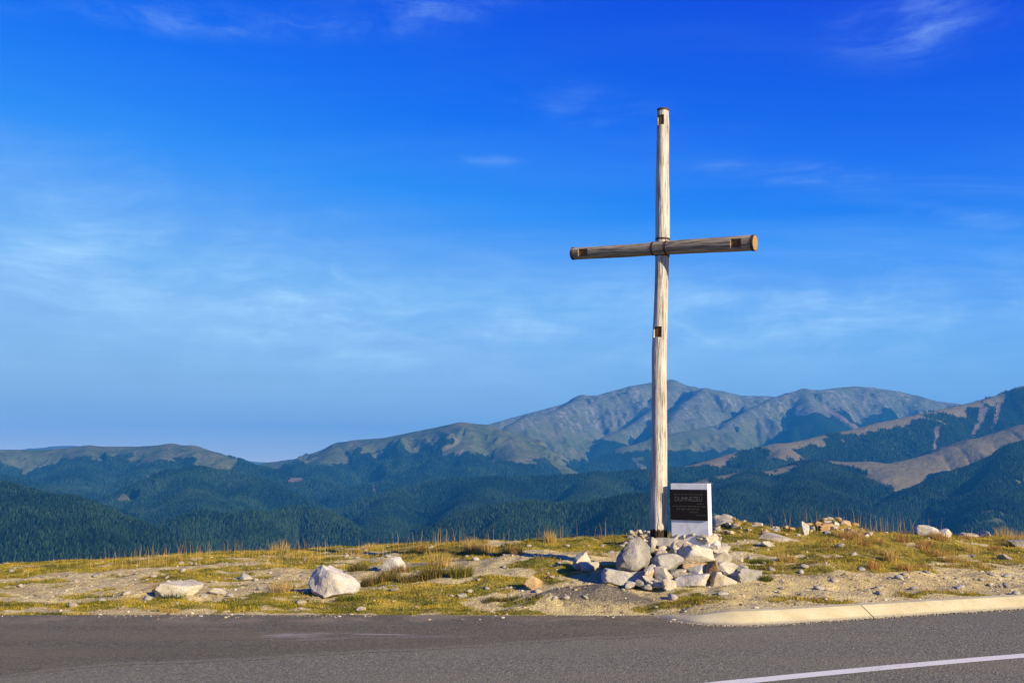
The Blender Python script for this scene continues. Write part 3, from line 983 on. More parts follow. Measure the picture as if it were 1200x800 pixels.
def kerb_stone(s0, s1, n):
    vv, ff = [], []
    for k in range(n + 1):
        s = s0 + (s1 - s0) * k / n
        p, nn = kerb_at(s)
        hgt = 0.122 * min(1.0, max(0.06, (s + 0.06) / 3.6) ** 0.8)
        wid = min(1.0, 0.22 + s / 3.2)
        jit = 0.003 * math.sin(s * 23) + random.uniform(-.0025, .0025)
        prof = [(0.0, -0.05), (0.0, hgt * 0.10), (0.004, hgt * 0.13), (0.10, hgt * 0.56), (0.192, hgt * 0.975), (0.20, hgt), (0.33, hgt + 0.003), (0.337, hgt - 0.006), (0.337, -0.05)]
        for (dx, z) in prof:
            q = p + nn * (dx * wid)
            vv.append((q.x - KERB[4].x, q.y - KERB[4].y, z))
    m = 9
    for k in range(n):
        for j in range(m - 1):
            ff.append((k * m + j, (k + 1) * m + j, (k + 1) * m + j + 1, k * m + j + 1))
    ff.append(tuple(range(m - 1, -1, -1)))
    ff.append(tuple(n * m + j for j in range(m)))
    me = bpy.data.meshes.new('kerb_stone')
    me.from_pydata(vv, [], ff)
    for p in me.polygons:
        p.use_smooth = True
    me.set_sharp_from_angle(angle=0.22)
    return link('kerb_stone', me, m_kerb, kerb_root)


_j = 6.25
kerb_stone(0.0, _j - 0.006, 44)
kerb_stone(_j + 0.006, 8.9, 16)
kerb_stone(8.93, 11.0, 10)
kerb_stone(11.03, 13.2, 10)
kerb_stone(13.23, 15.4, 10)

# ------------------------------------------------------------------ stones
import bmesh
from mathutils import noise as mnoise


def ico(sub):
    bm = bmesh.new()
    bmesh.ops.create_icosphere(bm, subdivisions=sub, radius=1.0)
    v = np.array([tuple(p.co) for p in bm.verts])
    f = np.array([[q.index for q in p.verts] for p in bm.faces])
    bm.free()
    return v / np.linalg.norm(v, axis=1)[:, None], f


ICO = {s: ico(s) for s in (1, 2, 3, 4, 5)}


def rock_verts(seed, sub=4, block=0.5, k=26, rough=0.05, planes=6):
    """angular rock fitted in a unit box; block 1 = slab-like, 0 = random facets"""
    rg = np.random.default_rng(seed)
    d, f = ICO[sub]
    N = []
    if block > 0:
        for ax in range(3):
            for s in (-1, 1):
                n = np.zeros(3)
                n[ax] = s
                n = n + rg.normal(0, 0.20 + 0.30 * (1 - block), 3)
                N.append((n / np.linalg.norm(n), rg.uniform(0.60, 0.80)))
    for _ in range(planes):
        n = rg.normal(0, 1, 3)
        N.append((n / np.linalg.norm(n), rg.uniform(0.66, 0.95)))
    acc = np.zeros(len(d))
    for n, h in N:
        acc += np.maximum(d @ n / h, 0) ** k
    r = acc ** (-1.0 / k)
    off = rg.uniform(0, 50, 3)
    nz = np.array([mnoise.fractal(Vector(p * 2.2 + off), 1.0, 2.0, 3) + 0.55 * abs(mnoise.noise(Vector(p * 5.5 + off))) for p in d])
    r = r * (1 + rough * 1.6 * nz)
    v = d * r[:, None]
    lo, hi = v.min(0), v.max(0)
    return (v - (lo + hi) / 2) / (hi - lo), f


def rock_mat(name, stops, lichen, lich_col, stain, stain_col, scale=1.0):
    m, t, b = new_mat(name, 0.9, 0.15)
    tc = t.node('ShaderNodeTexCoord')
    oi = t.node('ShaderNodeObjectInfo')
    sh = t.node('ShaderNodeVectorMath', operation='ADD')
    t.l.new(tc.outputs['Object'], sh.inputs[0])
    cx = t.node('ShaderNodeCombineXYZ')
    t.l.new(t.math('MULTIPLY', oi.outputs['Random'], 37.0), cx.inputs[0])
    t.l.new(t.math('MULTIPLY', oi.outputs['Random'], 11.0), cx.inputs[2])
    t.l.new(cx.outputs[0], sh.inputs[1])
    p = sh.outputs[0]
    a = t.noise(p, 5.0 * scale, 6, 0.62)
    f = t.math('ADD', a, t.math('MULTIPLY_ADD', oi.outputs['Random'], 0.22, -0.11))
    c = t.ramp(f, stops)
    g = t.noise(p, 60.0 * scale, 5, 0.75)
    c = t.mix(t.math('MULTIPLY', t.step(g, 0.50, 0.66), 0.45), c, tuple(x * 0.42 for x in stops[1][1]))
    s = t.noise(t.mapping(p, scale=(1, 1, 1.6), loc=(4, 2, 7)), 6.5 * scale, 4, 0.6)
    c = t.mix(t.math('MULTIPLY', t.step(s, 0.66 - stain * 0.2, 0.78 - stain * 0.2), 0.75), c, stain_col)
    l = t.noise(t.mapping(p, loc=(9, 5, 1)), 16.0 * scale, 6, 0.7)
    c = t.mix(t.math('MULTIPLY', t.step(l, 0.74 - lichen * 0.22, 0.80 - lichen * 0.22), 0.7), c, lich_col)
    t.l.new(c, b.inputs['Base Color'])
    crack = t.node('ShaderNodeTexVoronoi', feature='DISTANCE_TO_EDGE')
    t.l.new(t.vmath('ADD', p, t.mapping(p, scale=(0.2, 0.2, 0.2))), crack.inputs['Vector'])
    crack.inputs['Scale'].default_value = 6.0 * scale
    h = t.math('ADD', t.math('MULTIPLY', a, 1.4), t.math('ADD', t.math('MULTIPLY', g, 0.35), t.math('MULTIPLY', t.step(crack.outputs['Distance'], 0.0, 0.05), 0.12)))
    bump(t, b, h, 0.75, 0.03)
    return m


M_CREAM = rock_mat('cream_stone', [(0.30, (0.29, 0.235, 0.155)), (0.5, (0.44, 0.385, 0.285)), (0.70, (0.54, 0.50, 0.41))], 0.42, (0.12, 0.11, 0.09), 0.40, (0.40, 0.24, 0.09))
M_WHITE = rock_mat('white_stone', [(0.30, (0.34, 0.31, 0.26)), (0.5, (0.47, 0.435, 0.375)), (0.70, (0.56, 0.53, 0.47))], 0.28, (0.24, 0.21, 0.17), 0.25, (0.48, 0.38, 0.24))
M_GREY = rock_mat('grey_stone', [(0.30, (0.20, 0.185, 0.16)), (0.5, (0.32, 0.30, 0.26)), (0.70, (0.44, 0.41, 0.35))], 0.55, (0.085, 0.085, 0.08), 0.15, (0.33, 0.24, 0.13))
M_OCHRE = rock_mat('ochre_stone', [(0.30, (0.27, 0.16, 0.07)), (0.5, (0.42, 0.29, 0.14)), (0.70, (0.54, 0.42, 0.25))], 0.25, (0.10, 0.07, 0.05), 0.5, (0.34, 0.17, 0.05))
ROCKM = {'c': M_CREAM, 'w': M_WHITE, 'g': M_GREY, 'o': M_OCHRE}
_seed = [100]


def rock(name, loc, dims, mat, parent=None, rot=(0, 0, 0), block=0.5, sub=4, k=60, rough=0.035, seed=None):
    _seed[0] += 1
    v, f = rock_verts(seed if seed is not None else _seed[0], sub, block, k, rough)
    me = mesh_np(name, v * np.array(dims), f, True)
    me.set_sharp_from_angle(angle=0.42)
    o = link(name, me, ROCKM[mat], parent)
    o.location = loc
    o.rotation_euler = rot
    return o


def px_scale(y):
    return y * CP / FPX


def rock_px(name, u0, u1, v0, v1, mat, sink=0.18, depth=1.0, D=None, **kw):
    """a stone filling the photo box u0..u1, v0..v1, standing on the ground there"""
    g = hit((u0 + u1) / 2, v1)
    s = px_scale(g.y)
    w, h = (u1 - u0) * s, (v1 - v0) * s * 1.0
    dp = w * depth * 0.75
    hh = h * (1 + sink)
    y = g.y + dp * 0.42
    o = rock(name, ((u0 + u1) / 2 * 1.0, 0, 0), (w, dp, hh), mat, **kw)
    x = ((u0 + u1) / 2 - 600) / FPX * (y * CP)
    o.location = (x, y, g.z + h * 0.5 - hh * sink * 0.5)
    return o


# the big loose rocks, each known by its look
BIG = [
    ('boulder', 191, 242, 682, 699, 'c', 0.3, dict(block=0.2, sub=4, seed=12), 'low rounded cream boulder half sunk in the mossy verge', 'boulder'),
    ('rock', 249, 271, 689, 698, 'c', 0.3, dict(block=0.2, seed=13), 'small cream rock beside the low rounded boulder', 'rock'),
    ('rock', 447, 479, 652, 668, 'w', 0.3, dict(block=0.3, sub=4, seed=16), 'white rock lying among the dark green tussocks', 'rock'),
    ('rock', 613, 636, 674, 691, 'o', 0.25, dict(block=0.1, sub=4, seed=21), 'tan rounded rock at the foot of the dark gravel heap', 'rock'),
    ('rock', 668, 694, 647, 668, 'c', 0.2, dict(block=0.5, sub=4, seed=24, rot=(0, -0.25, 0.2)), 'tan upright rock at the left of the cairn, leaning on another', 'rock'),
    ('rock', 677, 705, 659, 672, 'c', 0.2, dict(block=0.4, sub=4, seed=25), 'flat tan rock lying against the leaning upright rock', 'rock'),
    ('rock', 704, 753, 660, 683, 'w', 0.2, dict(block=0.5, sub=4, seed=36, rot=(0, 0.16, 0)), 'long white slab rock lying below the grey boulder', 'rock'),
    ('rock', 884, 936, 625, 634, 'c', 0.3, dict(block=0.7, seed=43), 'long flat pale slab in front of the ochre earth bank', 'rock'),
    ('rock', 936, 946, 610, 626, 'w', 0.3, dict(block=0.5, seed=47), 'small upright white rock at the left end of the stony heap', 'rock'),
    ('rock', 952, 985, 611, 622, 'o', 0.5, dict(block=0.2, sub=4, seed=48), 'rusty brown rock on top of the stony heap on the crest', 'rock'),
    ('rock', 984, 1002, 619, 629, 'c', 0.4, dict(block=0.3, seed=49), 'cream rock at the right foot of the stony heap', 'rock'),
    ('rock', 1069, 1097, 615, 628, 'w', 0.3, dict(block=0.2, sub=4, seed=52), 'bright white rock on the grassy crest, larger of a pair', 'rock'),
    ('rock', 1092, 1112, 619, 629, 'w', 0.3, dict(block=0.2, sub=4, seed=53), 'bright white rock on the grassy crest, smaller of a pair', 'rock'),
    ('rock', 1118, 1142, 624, 629, 'c', 0.5, dict(block=0.4, seed=54), 'low cream slab on the crest beside a small white rock', 'rock'),
    ('rock', 1141, 1157, 622, 629, 'w', 0.3, dict(block=0.3, seed=55), 'small white rock next to the low cream slab', 'rock'),
    ('rock', 735, 747, 620, 632, 'o', 0.2, dict(block=0.3, seed=57), 'orange-tan rock at the end of the small rubble pile behind the post', 'rock'),
    ('rock', 1174, 1202, 632, 641, 'g', 0.4, dict(block=0.4, seed=58), 'dark grey rock in the dry grass by the crest', 'rock'),
    ('rock', 889, 908, 634, 641, 'c', 0.3, dict(block=0.4, seed=60), 'pale flat rock in the moss right of the cairn', 'rock'),
    ('rock', 283, 304, 671, 679, 'g', 0.4, dict(block=0.4, seed=61), 'grey flat rock behind the mossy bank', 'rock'),
    ('rock', 1163, 1180, 649, 656, 'g', 0.3, dict(block=0.4, seed=63), 'grey flat rock among rusty grass on the open verge', 'rock'),
    ('rock', 537, 549, 695, 700, 'w', 0.3, dict(block=0.4, seed=64), 'small white rock on bare sand near the green roadside strip', 'rock'),
    ('rock', 420, 432, 711, 716, 'c', 0.3, dict(block=0.4, seed=65), 'small cream rock by the lay-by edge in front of the white boulder', 'rock'),
]

def hull_rock(name, outline, mat, depth, seed, rough=0.028, D=None):
    """angular boulder: a hull through outline points (u, v, share of depth towards the back)"""
    vb = max(p[1] for p in outline)
    uc = sum(p[0] for p in outline) / len(outline)
    g = hit(uc, vb - 2)
    if D is not None:
        g = P(uc, vb, D)
    bm = bmesh.new()
    for (u, v, q) in outline:
        p = P(u, v, g.y + q * depth)
        bm.verts.new(p - g)
    r_ = bmesh.ops.convex_hull(bm, input=list(bm.verts))
    bmesh.ops.delete(bm, geom=[e for e in r_['geom_interior'] if isinstance(e, bmesh.types.BMVert)], context='VERTS')
    bmesh.ops.bevel(bm, geom=list(bm.edges), offset=0.006, segments=1, affect='EDGES', profile=0.5)
    bmesh.ops.triangulate(bm, faces=list(bm.faces))
    for _ in range(3):
        bmesh.ops.subdivide_edges(bm, edges=[e for e in bm.edges if e.calc_length() > 0.035], cuts=1, use_grid_fill=False)
        bmesh.ops.triangulate(bm, faces=[f for f in bm.faces if len(f.verts) > 3])
    bm.normal_update()
    for v in bm.verts:
        n = mnoise.fractal(v.co * 5 + Vector((seed, 0, 0)), 1.0, 2.0, 4) + 0.6 * abs(mnoise.noise(v.co * 17 + Vector((0, seed, 0))))
        v.co += v.normal * (n - 0.2) * rough
    me = bpy.data.meshes.new(name)
    bm.to_mesh(me)
    bm.free()
    for p in me.polygons:
        p.use_smooth = True
    me.set_sharp_from_angle(angle=0.5)
    o = link(name, me, ROCKM[mat])
    o.location = g
    return o


tag(hull_rock('boulder', [(378, 661, .35), (386, 660.5, .6), (400, 668, .75), (422, 681, .55), (423, 685, .45), (412, 693, .1), (398, 696.5, 0), (381, 699, .02), (368, 693, .2), (361, 683, .5), (365, 671, .6), (387, 672, .12),
                          (370, 700, .6), (400, 703, .8), (418, 700, .7), (372, 668, .9), (395, 672, 1.0)], 'w', 0.50, 4.0),
    'large white wedge-shaped boulder standing alone on the turf', 'boulder')
tag(hull_rock('boulder', [(722, 655, .5), (728, 645, .45), (741, 630.5, .5), (750, 629, .6), (762, 640, .65), (764, 652, .55), (757, 661, .15), (744, 669, .08), (726, 664, .1), (721, 660, .3), (748, 650, .05), (735, 648, .2), (722, 675, .7), (763, 675, .8), (745, 632, .95), (730, 650, 1.0), (760, 655, 1)], 'g', 0.45, 9.0, D=12.95),
    'large grey lichen-spotted boulder leaning against the left of the cairn', 'boulder')
tag(hull_rock('rock', [(833.5, 611, .4), (837, 605.5, .4), (848, 603, .5), (858, 605.5, .5), (866, 611, .4), (868, 616, .3), (850, 612, .0), (838, 616, .1), (834, 622, .5), (866, 622, .5), (850, 604, 1.0), (840, 620, 1.0), (862, 620, 1)], 'g', 0.5, 13.0, D=17.0),
    'dark grey humped rock on the crest behind the memorial stone', 'rock')
for name, u0, u1, v0, v1, mt, sink, kw, lab, cat in BIG:
    o = tag(rock_px(name, u0, u1, v0, v1, mt, sink, **kw), lab, cat)
    if u0 == 704:
        o.location.x -= 0.03
        o.location.y -= 0.30
        o.location.z -= 0.04

# ------------------------------------------------------------------ cairn
ZX = lambda z: 690 + z / 5.714
ZY = lambda z: 610 + z / 5.714
cg = hit(815, 690)
cairn = empty('stone_cairn', (P(812, 690, 13.2).x, 13.25, gz(P(812, 690, 13.2).x, 13.2)))
tag(cairn, 'heap of cream and grey fieldstones stacked around the foot of the cross', 'cairn')
CAIRN = [  # box in the zoomed picture, stone kind, blockiness, tilt
    (400, 460, 118, 192, 'c', .4, .35), (412, 470, 188, 218, 'c', .4, 0), (450, 527, 200, 247, 'c', .6, 0), (430, 622, 122, 182, 'g', .8, .05),
    (593, 692, 138, 216, 'c', .4, -.25), (675, 742, 153, 202, 'c', .2, 0), (720, 790, 118, 176, 'w', .2, .3), (628, 716, 84, 136, 'w', .4, .1),
    (754, 880, 88, 172, 'c', .5, .45), (553, 600, 113, 142, 'c', .3, 0), (588, 832, 174, 292, 'c', .35, -.1), (438, 622, 228, 322, 'g', .9, -.02),
    (800, 885, 165, 205, 'g', .6, .1), (828, 938, 170, 242, 'c', .4, .2), (826, 962, 218, 292, 'c', .5, -.05), (634, 784, 284, 336, 'o', .6, -.05),
    (652, 802, 304, 378, 'c', .3, -.1), (796, 850, 280, 405, 'o', .5, 0), (843, 992, 283, 372, 'c', .5, .1), (988, 1057, 308, 372, 'g', .3, .3),
    (938, 1027, 344, 422, 'w', .1, -.2), (998, 1167, 338, 468, 'g', .5, .25), (824, 988, 352, 474, 'c', .7, .05), (576, 804, 368, 468, 'w', .9, -.05),
    (498, 584, 392, 474, 'c', .7, -.1), (452, 578, 323, 418, 'c', .8, 0), (368, 458, 308, 402, 'c', .6, .1), (368, 452, 380, 444, 'c', .5, 0),
    (578, 652, 328, 364, 'c', .5, 0), (318, 384, 393, 434, 'g', .4, 0), (968, 1022, 453, 488, 'w', .3, 0), (1066, 1112, 452, 488, 'w', .3, 0),
    (248, 312, 408, 452, 'w', .3, 0), (598, 642, 94, 122, 'g', .3, 0), (716, 756, 88, 118, 'c', .3, 0), (852, 890, 108, 145, 'g', .3, 0),
    (540, 602, 330, 384, 'g', .4, 0), (440, 500, 395, 450, 'g', .4, 0), (540, 605, 175, 240, 'g', .5, .2), (470, 548, 168, 206, 'c', .4, -.2),
    (690, 740, 120, 160, 'g', .4, 0), (590, 640, 128, 165, 'c', .4, 0), (740, 800, 165, 200, 'g', .5, 0), (360, 430, 430, 462, 'g', .3, 0),
    (440, 520, 240, 300, 'c', .4, 0), (640, 700, 350, 385, 'g', .4, 0), (905, 960, 395, 440, 'g', .4, 0), (1010, 1060, 420, 470, 'o', .4, 0),
    (395, 440, 170, 225, 'g', .4, 0), (880, 935, 150, 200, 'g', .4, 0), (1100, 1150, 470, 492, 'c', .3, 0), (505, 545, 468, 492, 'c', .3, 0),
]
cpos = cairn.location
for i, (a, b_, c_, d_, mt, blk, tilt) in enumerate(CAIRN):
    u0, u1, v0, v1 = ZX(a), ZX(b_), ZY(c_), ZY(d_)
    vb = (d_ - 90) / 385.0
    D = 13.60 - 1.02 * max(0, min(1, vb)) ** 1.15
    edge = abs((u0 + u1) / 2 - 812) / 75.0
    D += 0.22 * max(0.0, edge - 0.45)
    s = px_scale(D)
    w, h = (u1 - u0) * s * 1.16, (v1 - v0) * s * 1.18
    dp = max(0.8 * w, 0.9 * h) if w < 0.3 else 0.62 * w
    c = P((u0 + u1) / 2, (v0 + v1) / 2, D)
    big = w > 0.22
    o = rock('stone', (c.x - cpos.x, D + dp * 0.30 - cpos.y, c.z - cpos.z), (w, dp, h), mt, cairn,
             rot=(random.uniform(-.12, .12), tilt * 0.5, random.uniform(-.25, .25)), block=blk, sub=4 if big else 3, k=70 if big else 50, rough=0.035, seed=900 + i)
# hidden heart and the far side of the heap
for i in range(46):
    a = random.uniform(0, 2 * math.pi)
    q = random.random() ** 0.6
    x = CROSS_X + 0.42 + math.cos(a) * q * 0.72
    y = 13.45 + math.sin(a) * q * 0.70
    top = 0.50 - 0.44 * q ** 1.3
    g = gz(x, y)
    for z in (g + 0.02, g + top * 0.4, g + top * 0.75):
        if y < 13.2 and z > g + 0.05 + top * 0.1:
            continue
        if abs(x - CROSS_X) < 0.2 and abs(y - CROSS_Y) < 0.35 and z > g + 0.05:
            continue
        w = random.uniform(0.16, 0.30)
        rock('stone', (x - cpos.x, y - cpos.y, z - cpos.z), (w, w * random.uniform(.6, 1), w * random.uniform(.45, .7)), random.choice('ccgcwc'), cairn,
             rot=(random.uniform(-.3, .3), random.uniform(-.3, .3), random.uniform(0, 3)), block=.4, sub=3, k=40)

# ------------------------------------------------------------------ low rubble pile behind the post
rg0 = hit(752, 633)
pile = empty('rubble_pile', (P(752, 631, 16.4).x, 16.4, gz(P(752, 631, 16.4).x, 16.4)))
tag(pile, 'low pile of small brown and grey stones behind the foot of the post', 'stone pile')
for i in range(70):
    a = random.uniform(-1, 1)
    lv = random.random()
    x = a * 0.27 * (1 - 0.35 * lv)
    z = lv * 0.21 + 0.01
    y = random.uniform(-0.12, 0.12) * (1 - 0.5 * lv)
    w = random.uniform(0.05, 0.105)
    rock('stone', (x, y, z), (w, w * .8, w * random.uniform(.5, .8)), random.choice('cgog'), pile, rot=(random.uniform(-.4, .4), random.uniform(-.4, .4), random.uniform(0, 3)), block=.4, sub=2, k=40)
# stones in the two earth banks on the crest
for hi, wd in ((4, 0.8), (6, 0.45)):
    hx, hy, rx_, ry_, hh = HEAPS[hi]
    root = empty('stony_bank', (hx, hy - 0.1, gz(hx, hy - 0.1)))
    tag(root, 'broad ochre earth bank with tumbled stones right of the memorial stone' if hi == 4 else 'narrow stony heap of brown earth and rubble on the crest', 'stone pile')
    for i in range(46 if hi == 4 else 40):
        x = hx + random.gauss(0, wd * 0.62)
        y = hy - random.uniform(-0.1, 0.75)
        w = random.uniform(0.05, 0.17)
        rock('stone', (x - root.location.x, y - root.location.y, gz(x, y) + w * 0.12 - root.location.z), (w, w * .8, w * random.uniform(.45, .75)), random.choice('ococg'), root,
             rot=(random.uniform(-.3, .3), random.uniform(-.3, .3), random.uniform(0, 3)), block=.35, sub=2, k=40)

# ------------------------------------------------------------------ small loose stones, countable
rs = random.Random(31)
proto = []
for i in range(10):
    v, f = rock_verts(2000 + i, 2, 0.35, 20, 0.06)
    proto.append(mesh_np('small_stone', v, f, True))
    proto[-1].materials.append(None)
LANDMARKS = []
for n_, u_, v_ in [('near the large white boulder', 390, 695), ('near the low rounded cream boulder', 215, 697), ('by the dark gravel heap', 690, 680), ('on the ground by the tussock row', 490, 678),
                   ('right of the cairn, in the gravel', 900, 680), ('behind the kerb in coarse gravel', 1130, 685), ('on the crest left of the cross', 640, 640), ('in the moss by the golden tussock', 923, 656),
                   ('among rusty grass on the open verge', 1130, 652), ('on bare sand beside the lay-by', 60, 700), ('on the pale gravel track across the verge', 100, 675), ('on bare sand near the green roadside strip', 560, 700),
                   ('on the crest by the white rocks', 1090, 634), ('on the crest behind the white boulder', 400, 648)]:
    p_ = hit(u_, v_)
    LANDMARKS.append((n_, p_.x, p_.y))
spots = [(212, 661), (120, 659), (265, 640 + 24), (357, 655), (405, 640 + 13), (428, 645), (418, 654), (455, 652), (463, 657), (505, 642), (620, 640), (590, 640), (705, 640), (715, 648), (730, 640), (570, 690), (600, 703), (650, 702), (663, 702), (685, 701),
         (1010, 668), (978, 682), (1056, 654), (1140, 652), (905, 668), (880, 655), (1122, 678), (1150, 680), (1170, 684), (1180, 676), (1130, 682), (1160, 686), (1107, 678), (1086, 671), (915, 690), (960, 690), (1030, 690), (940, 671), (985, 640), (1000, 650),
         (30, 690), (70, 686), (90, 681), (140, 675), (180, 676), (160, 672), (300, 680), (305, 690), (345, 700), (353, 708), (270, 700), (560, 680), (590, 665), (575, 650), (655, 660), (640, 653), (665, 640), (690, 640)]
while len(spots) < 130:
    spots.append((rs.uniform(-40, 1240), rs.uniform(648, 712)))
for (u, v) in spots:
    if u > 840 and v > 692:
        v -= 14
    g = hit(u, v)
    if g.y < edge_y(g.x) + 0.15 or g.y > 20 or (1.3 < g.x < 3.3 and 12.6 < g.y < 14.6):
        continue
    w = rs.uniform(0.06, 0.14)
    mt = rs.choice('ccwwcg')
    me = proto[rs.randrange(10)]
    o = bpy.data.objects.new('small_stone', me)
    col.objects.link(o)
    o.material_slots[0].link = 'OBJECT'
    o.material_slots[0].material = ROCKM[mt]
    o.scale = (w, w * rs.uniform(.6, .9), w * rs.uniform(.35, .65))
    o.rotation_euler = (rs.uniform(-.2, .2), rs.uniform(-.2, .2), rs.uniform(0, 6))
    o.location = (g.x, g.y, gz(g.x, g.y) + o.scale[2] * 0.2)
    tone = {'c': 'cream', 'w': 'white', 'g': 'grey'}[mt]
    size = 'fist-sized' if w > 0.10 else 'small'
    near, dist = min(((n_, math.hypot(g.x - hx, (g.y - hy))) for n_, hx, hy in LANDMARKS), key=lambda q: q[1])
    tag(o, '%s %s stone lying loose %s' % (size, tone, near), 'stone', 'small loose stones on the verge')

# pebbles: nobody could count them
rp = np.random.default_rng(77)
NP_ = 24000
px_ = rp.uniform(-12.5, 12.5, NP_)
py_ = edge_y(px_) + 0.36 * (px_ > KERB[0].x + 0.3) + rp.random(NP_) ** 1.35 * 8.3 - 0.35 * (px_ < KERB[0].x) * rp.random(NP_) ** 3
keep = (np.abs(px_) < 0.56 * py_ + 0.8)
clus = fbm(px_ * 0.9, py_ * 1.4, 4, 401) + 0.25 * (px_ > 2.8) - 0.9 * turf_mask(px_, py_) * rp.random(NP_)
keep &= (clus + rp.normal(0, 0.25, NP_) > -0.12)
px_, py_ = px_[keep], py_[keep]
sz = np.clip(0.010 * (1 - rp.random(len(px_))) ** -0.45, 0.010, 0.05)
d, f = ICO[1]
V = d[None] * (1 + rp.normal(0, 0.16, (len(px_), len(d), 1)))
V = V * (sz * 0.5)[:, None, None] * np.stack([rp.uniform(.8, 1.4, len(px_)), rp.uniform(.7, 1.2, len(px_)), rp.uniform(.45, .8, len(px_))], 1)[:, None, :]
V = V + np.stack([px_, py_, np.where(py_ < edge_y(px_) + 0.06, np.maximum(ground_z(px_, py_), 0.003), ground_z(px_, py_)) + sz * 0.12], 1)[:, None, :]
F = (f[None] + (np.arange(len(px_)) * len(d))[:, None, None]).reshape(-1, 3)
me = mesh_np('pebbles', V.reshape(-1, 3), F, False)
tone = rp.uniform(0, 1, len(px_))
pal = np.array([(0.36, 0.28, 0.18), (0.42, 0.35, 0.25), (0.26, 0.19, 0.115), (0.17, 0.145, 0.12), (0.50, 0.45, 0.37)])
cc = pal[rp.integers(0, 5, len(px_))] * rp.uniform(0.75, 1.1, (len(px_), 1))
cattr(me, 'tint', np.repeat(cc, len(d), 0))
m_peb, t, b = new_mat('pebble', 0.9, 0.15)
t.l.new(t.attr('tint').outputs['Color'], b.inputs['Base Color'])
tag(link('pebbles', me, m_peb), 'scattered pale pebbles and gravel over the verge', 'pebbles', kind='stuff')

# crumbs of asphalt and grit along the foot of the kerb
NK = 1500
ki = rp.uniform(1.0, 9.5, NK)
q = [kerb_at(k) for k in ki]
kx_ = np.array([p.x - n.x * o_ for (p, n), o_ in zip(q, np.abs(rp.normal(0.0, 0.045, NK)) + 0.005)])
ky_ = np.array([p.y - n.y * o_ for (p, n), o_ in zip(q, np.abs(rp.normal(0.0, 0.045, NK)) + 0.005)])
sz = rp.uniform(0.008, 0.024, NK)
V = d[None] * (1 + rp.normal(0, 0.16, (NK, len(d), 1))) * (sz * 0.5)[:, None, None] * np.array([1.1, 1.0, 0.7])
V = V + np.stack([kx_, ky_, 0.002 + sz * 0.2], 1)[:, None, :]
F = (f[None] + (np.arange(NK) * len(d))[:, None, None]).reshape(-1, 3)
me = mesh_np('grit', V.reshape(-1, 3), F, False)
cattr(me, 'tint', np.repeat(np.array([(0.24, 0.21, 0.16), (0.16, 0.14, 0.11), (0.33, 0.29, 0.22)])[rp.integers(0, 3, NK)], len(d), 0))
tag(link('grit', me, m_peb), 'grey grit and crumbs along the foot of the kerb', 'grit', kind='stuff')

# ------------------------------------------------------------------ wooden cross
def wood(name, stops, orange, axis):
    m, t, b = new_mat(name, 0.85, 0.2)
    tc = t.node('ShaderNodeTexCoord')
    at = t.attr('grain')            # vector stored along the log: around, along
    p = at.outputs['Vector']
    g1 = t.noise(t.mapping(p, scale=(34, 2.4, 1)), 1.0, 6, 0.68, 0.3)
    g2 = t.noise(t.mapping(p, scale=(60, 2.0, 1)), 1.0, 5, 0.7)
    w = t.noise(t.mapping(p, scale=(7.0, 1.6, 1)), 1.3, 5, 0.65)
    c = t.ramp(t.math('ADD', t.math('MULTIPLY', g1, 0.65), t.math('MULTIPLY', w, 0.35)), stops)
    crack = t.step(g2, 0.57, 0.65)
    c = t.mix(t.math('MULTIPLY', crack, 0.8), c, tuple(x * 0.25 for x in stops[1][1]))
    kn = t.noise(t.mapping(p, scale=(3.0, 1.1, 1), loc=(2, 5, 0)), 1.6, 4, 0.6)
    c = t.mix(t.math('MULTIPLY', t.step(kn, 0.60, 0.72), orange), c, (0.42, 0.22, 0.06))
    tar = t.attr('tar').outputs['Fac']
    c = t.mix(t.step(t.math('ADD', tar, t.math('MULTIPLY_ADD', g1, 1.8, -0.9)), 0.40, 0.60), c, t.ramp(w, [(0.35, (0.012, 0.009, 0.007)), (0.65, (0.05, 0.03, 0.016))]))
    t.l.new(c, b.inputs['Base Color'])
    bump(t, b, t.math('ADD', g1, t.math('MULTIPLY', crack, -0.9)), 0.7, 0.012)
    return m


M_POLE = wood('weathered_pole', [(0.36, (0.15, 0.12, 0.085)), (0.46, (0.37, 0.33, 0.265)), (0.56, (0.53, 0.495, 0.43))], 0.30, 'z')
M_BAR = wood('weathered_bar', [(0.36, (0.075, 0.060, 0.045)), (0.47, (0.21, 0.175, 0.13)), (0.60, (0.36, 0.31, 0.24))], 0.60, 'x')
M_CUT, t, b = new_mat('cut_wood', 0.85, 0.2)
tc = t.node('ShaderNodeTexCoord')
n_ = t.noise(t.mapping(tc.outputs['Object'], scale=(14, 14, 14)), 1.0, 5, 0.65)
t.l.new(t.ramp(n_, [(0.3, (0.08, 0.036, 0.014)), (0.6, (0.21, 0.095, 0.038))]), b.inputs['Base Color'])
M_END, t, b = new_mat('end_grain', 0.8, 0.2)
tc = t.node('ShaderNodeTexCoord')
wv = t.node('ShaderNodeTexWave', wave_type='RINGS', rings_direction='SPHERICAL')
t.l.new(tc.outputs['Object'], wv.inputs[0])
wv.inputs['Scale'].default_value = 28.0
wv.inputs['Distortion'].default_value = 2.5
t.l.new(t.ramp(wv.outputs['Fac'], [(0.0, (0.22, 0.13, 0.05)), (1.0, (0.36, 0.24, 0.11))]), b.inputs['Base Color'])
M_IRON, t, b = new_mat('rusty_iron', 0.75, 0.4)
b.inputs['Metallic'].default_value = 0.35
tc = t.node('ShaderNodeTexCoord')
n_ = t.noise(tc.outputs['Object'], 22.0, 5, 0.7)
t.l.new(t.ramp(n_, [(0.35, (0.030, 0.022, 0.018)), (0.6, (0.085, 0.042, 0.022)), (0.8, (0.16, 0.07, 0.03))]), b.inputs['Base Color'])

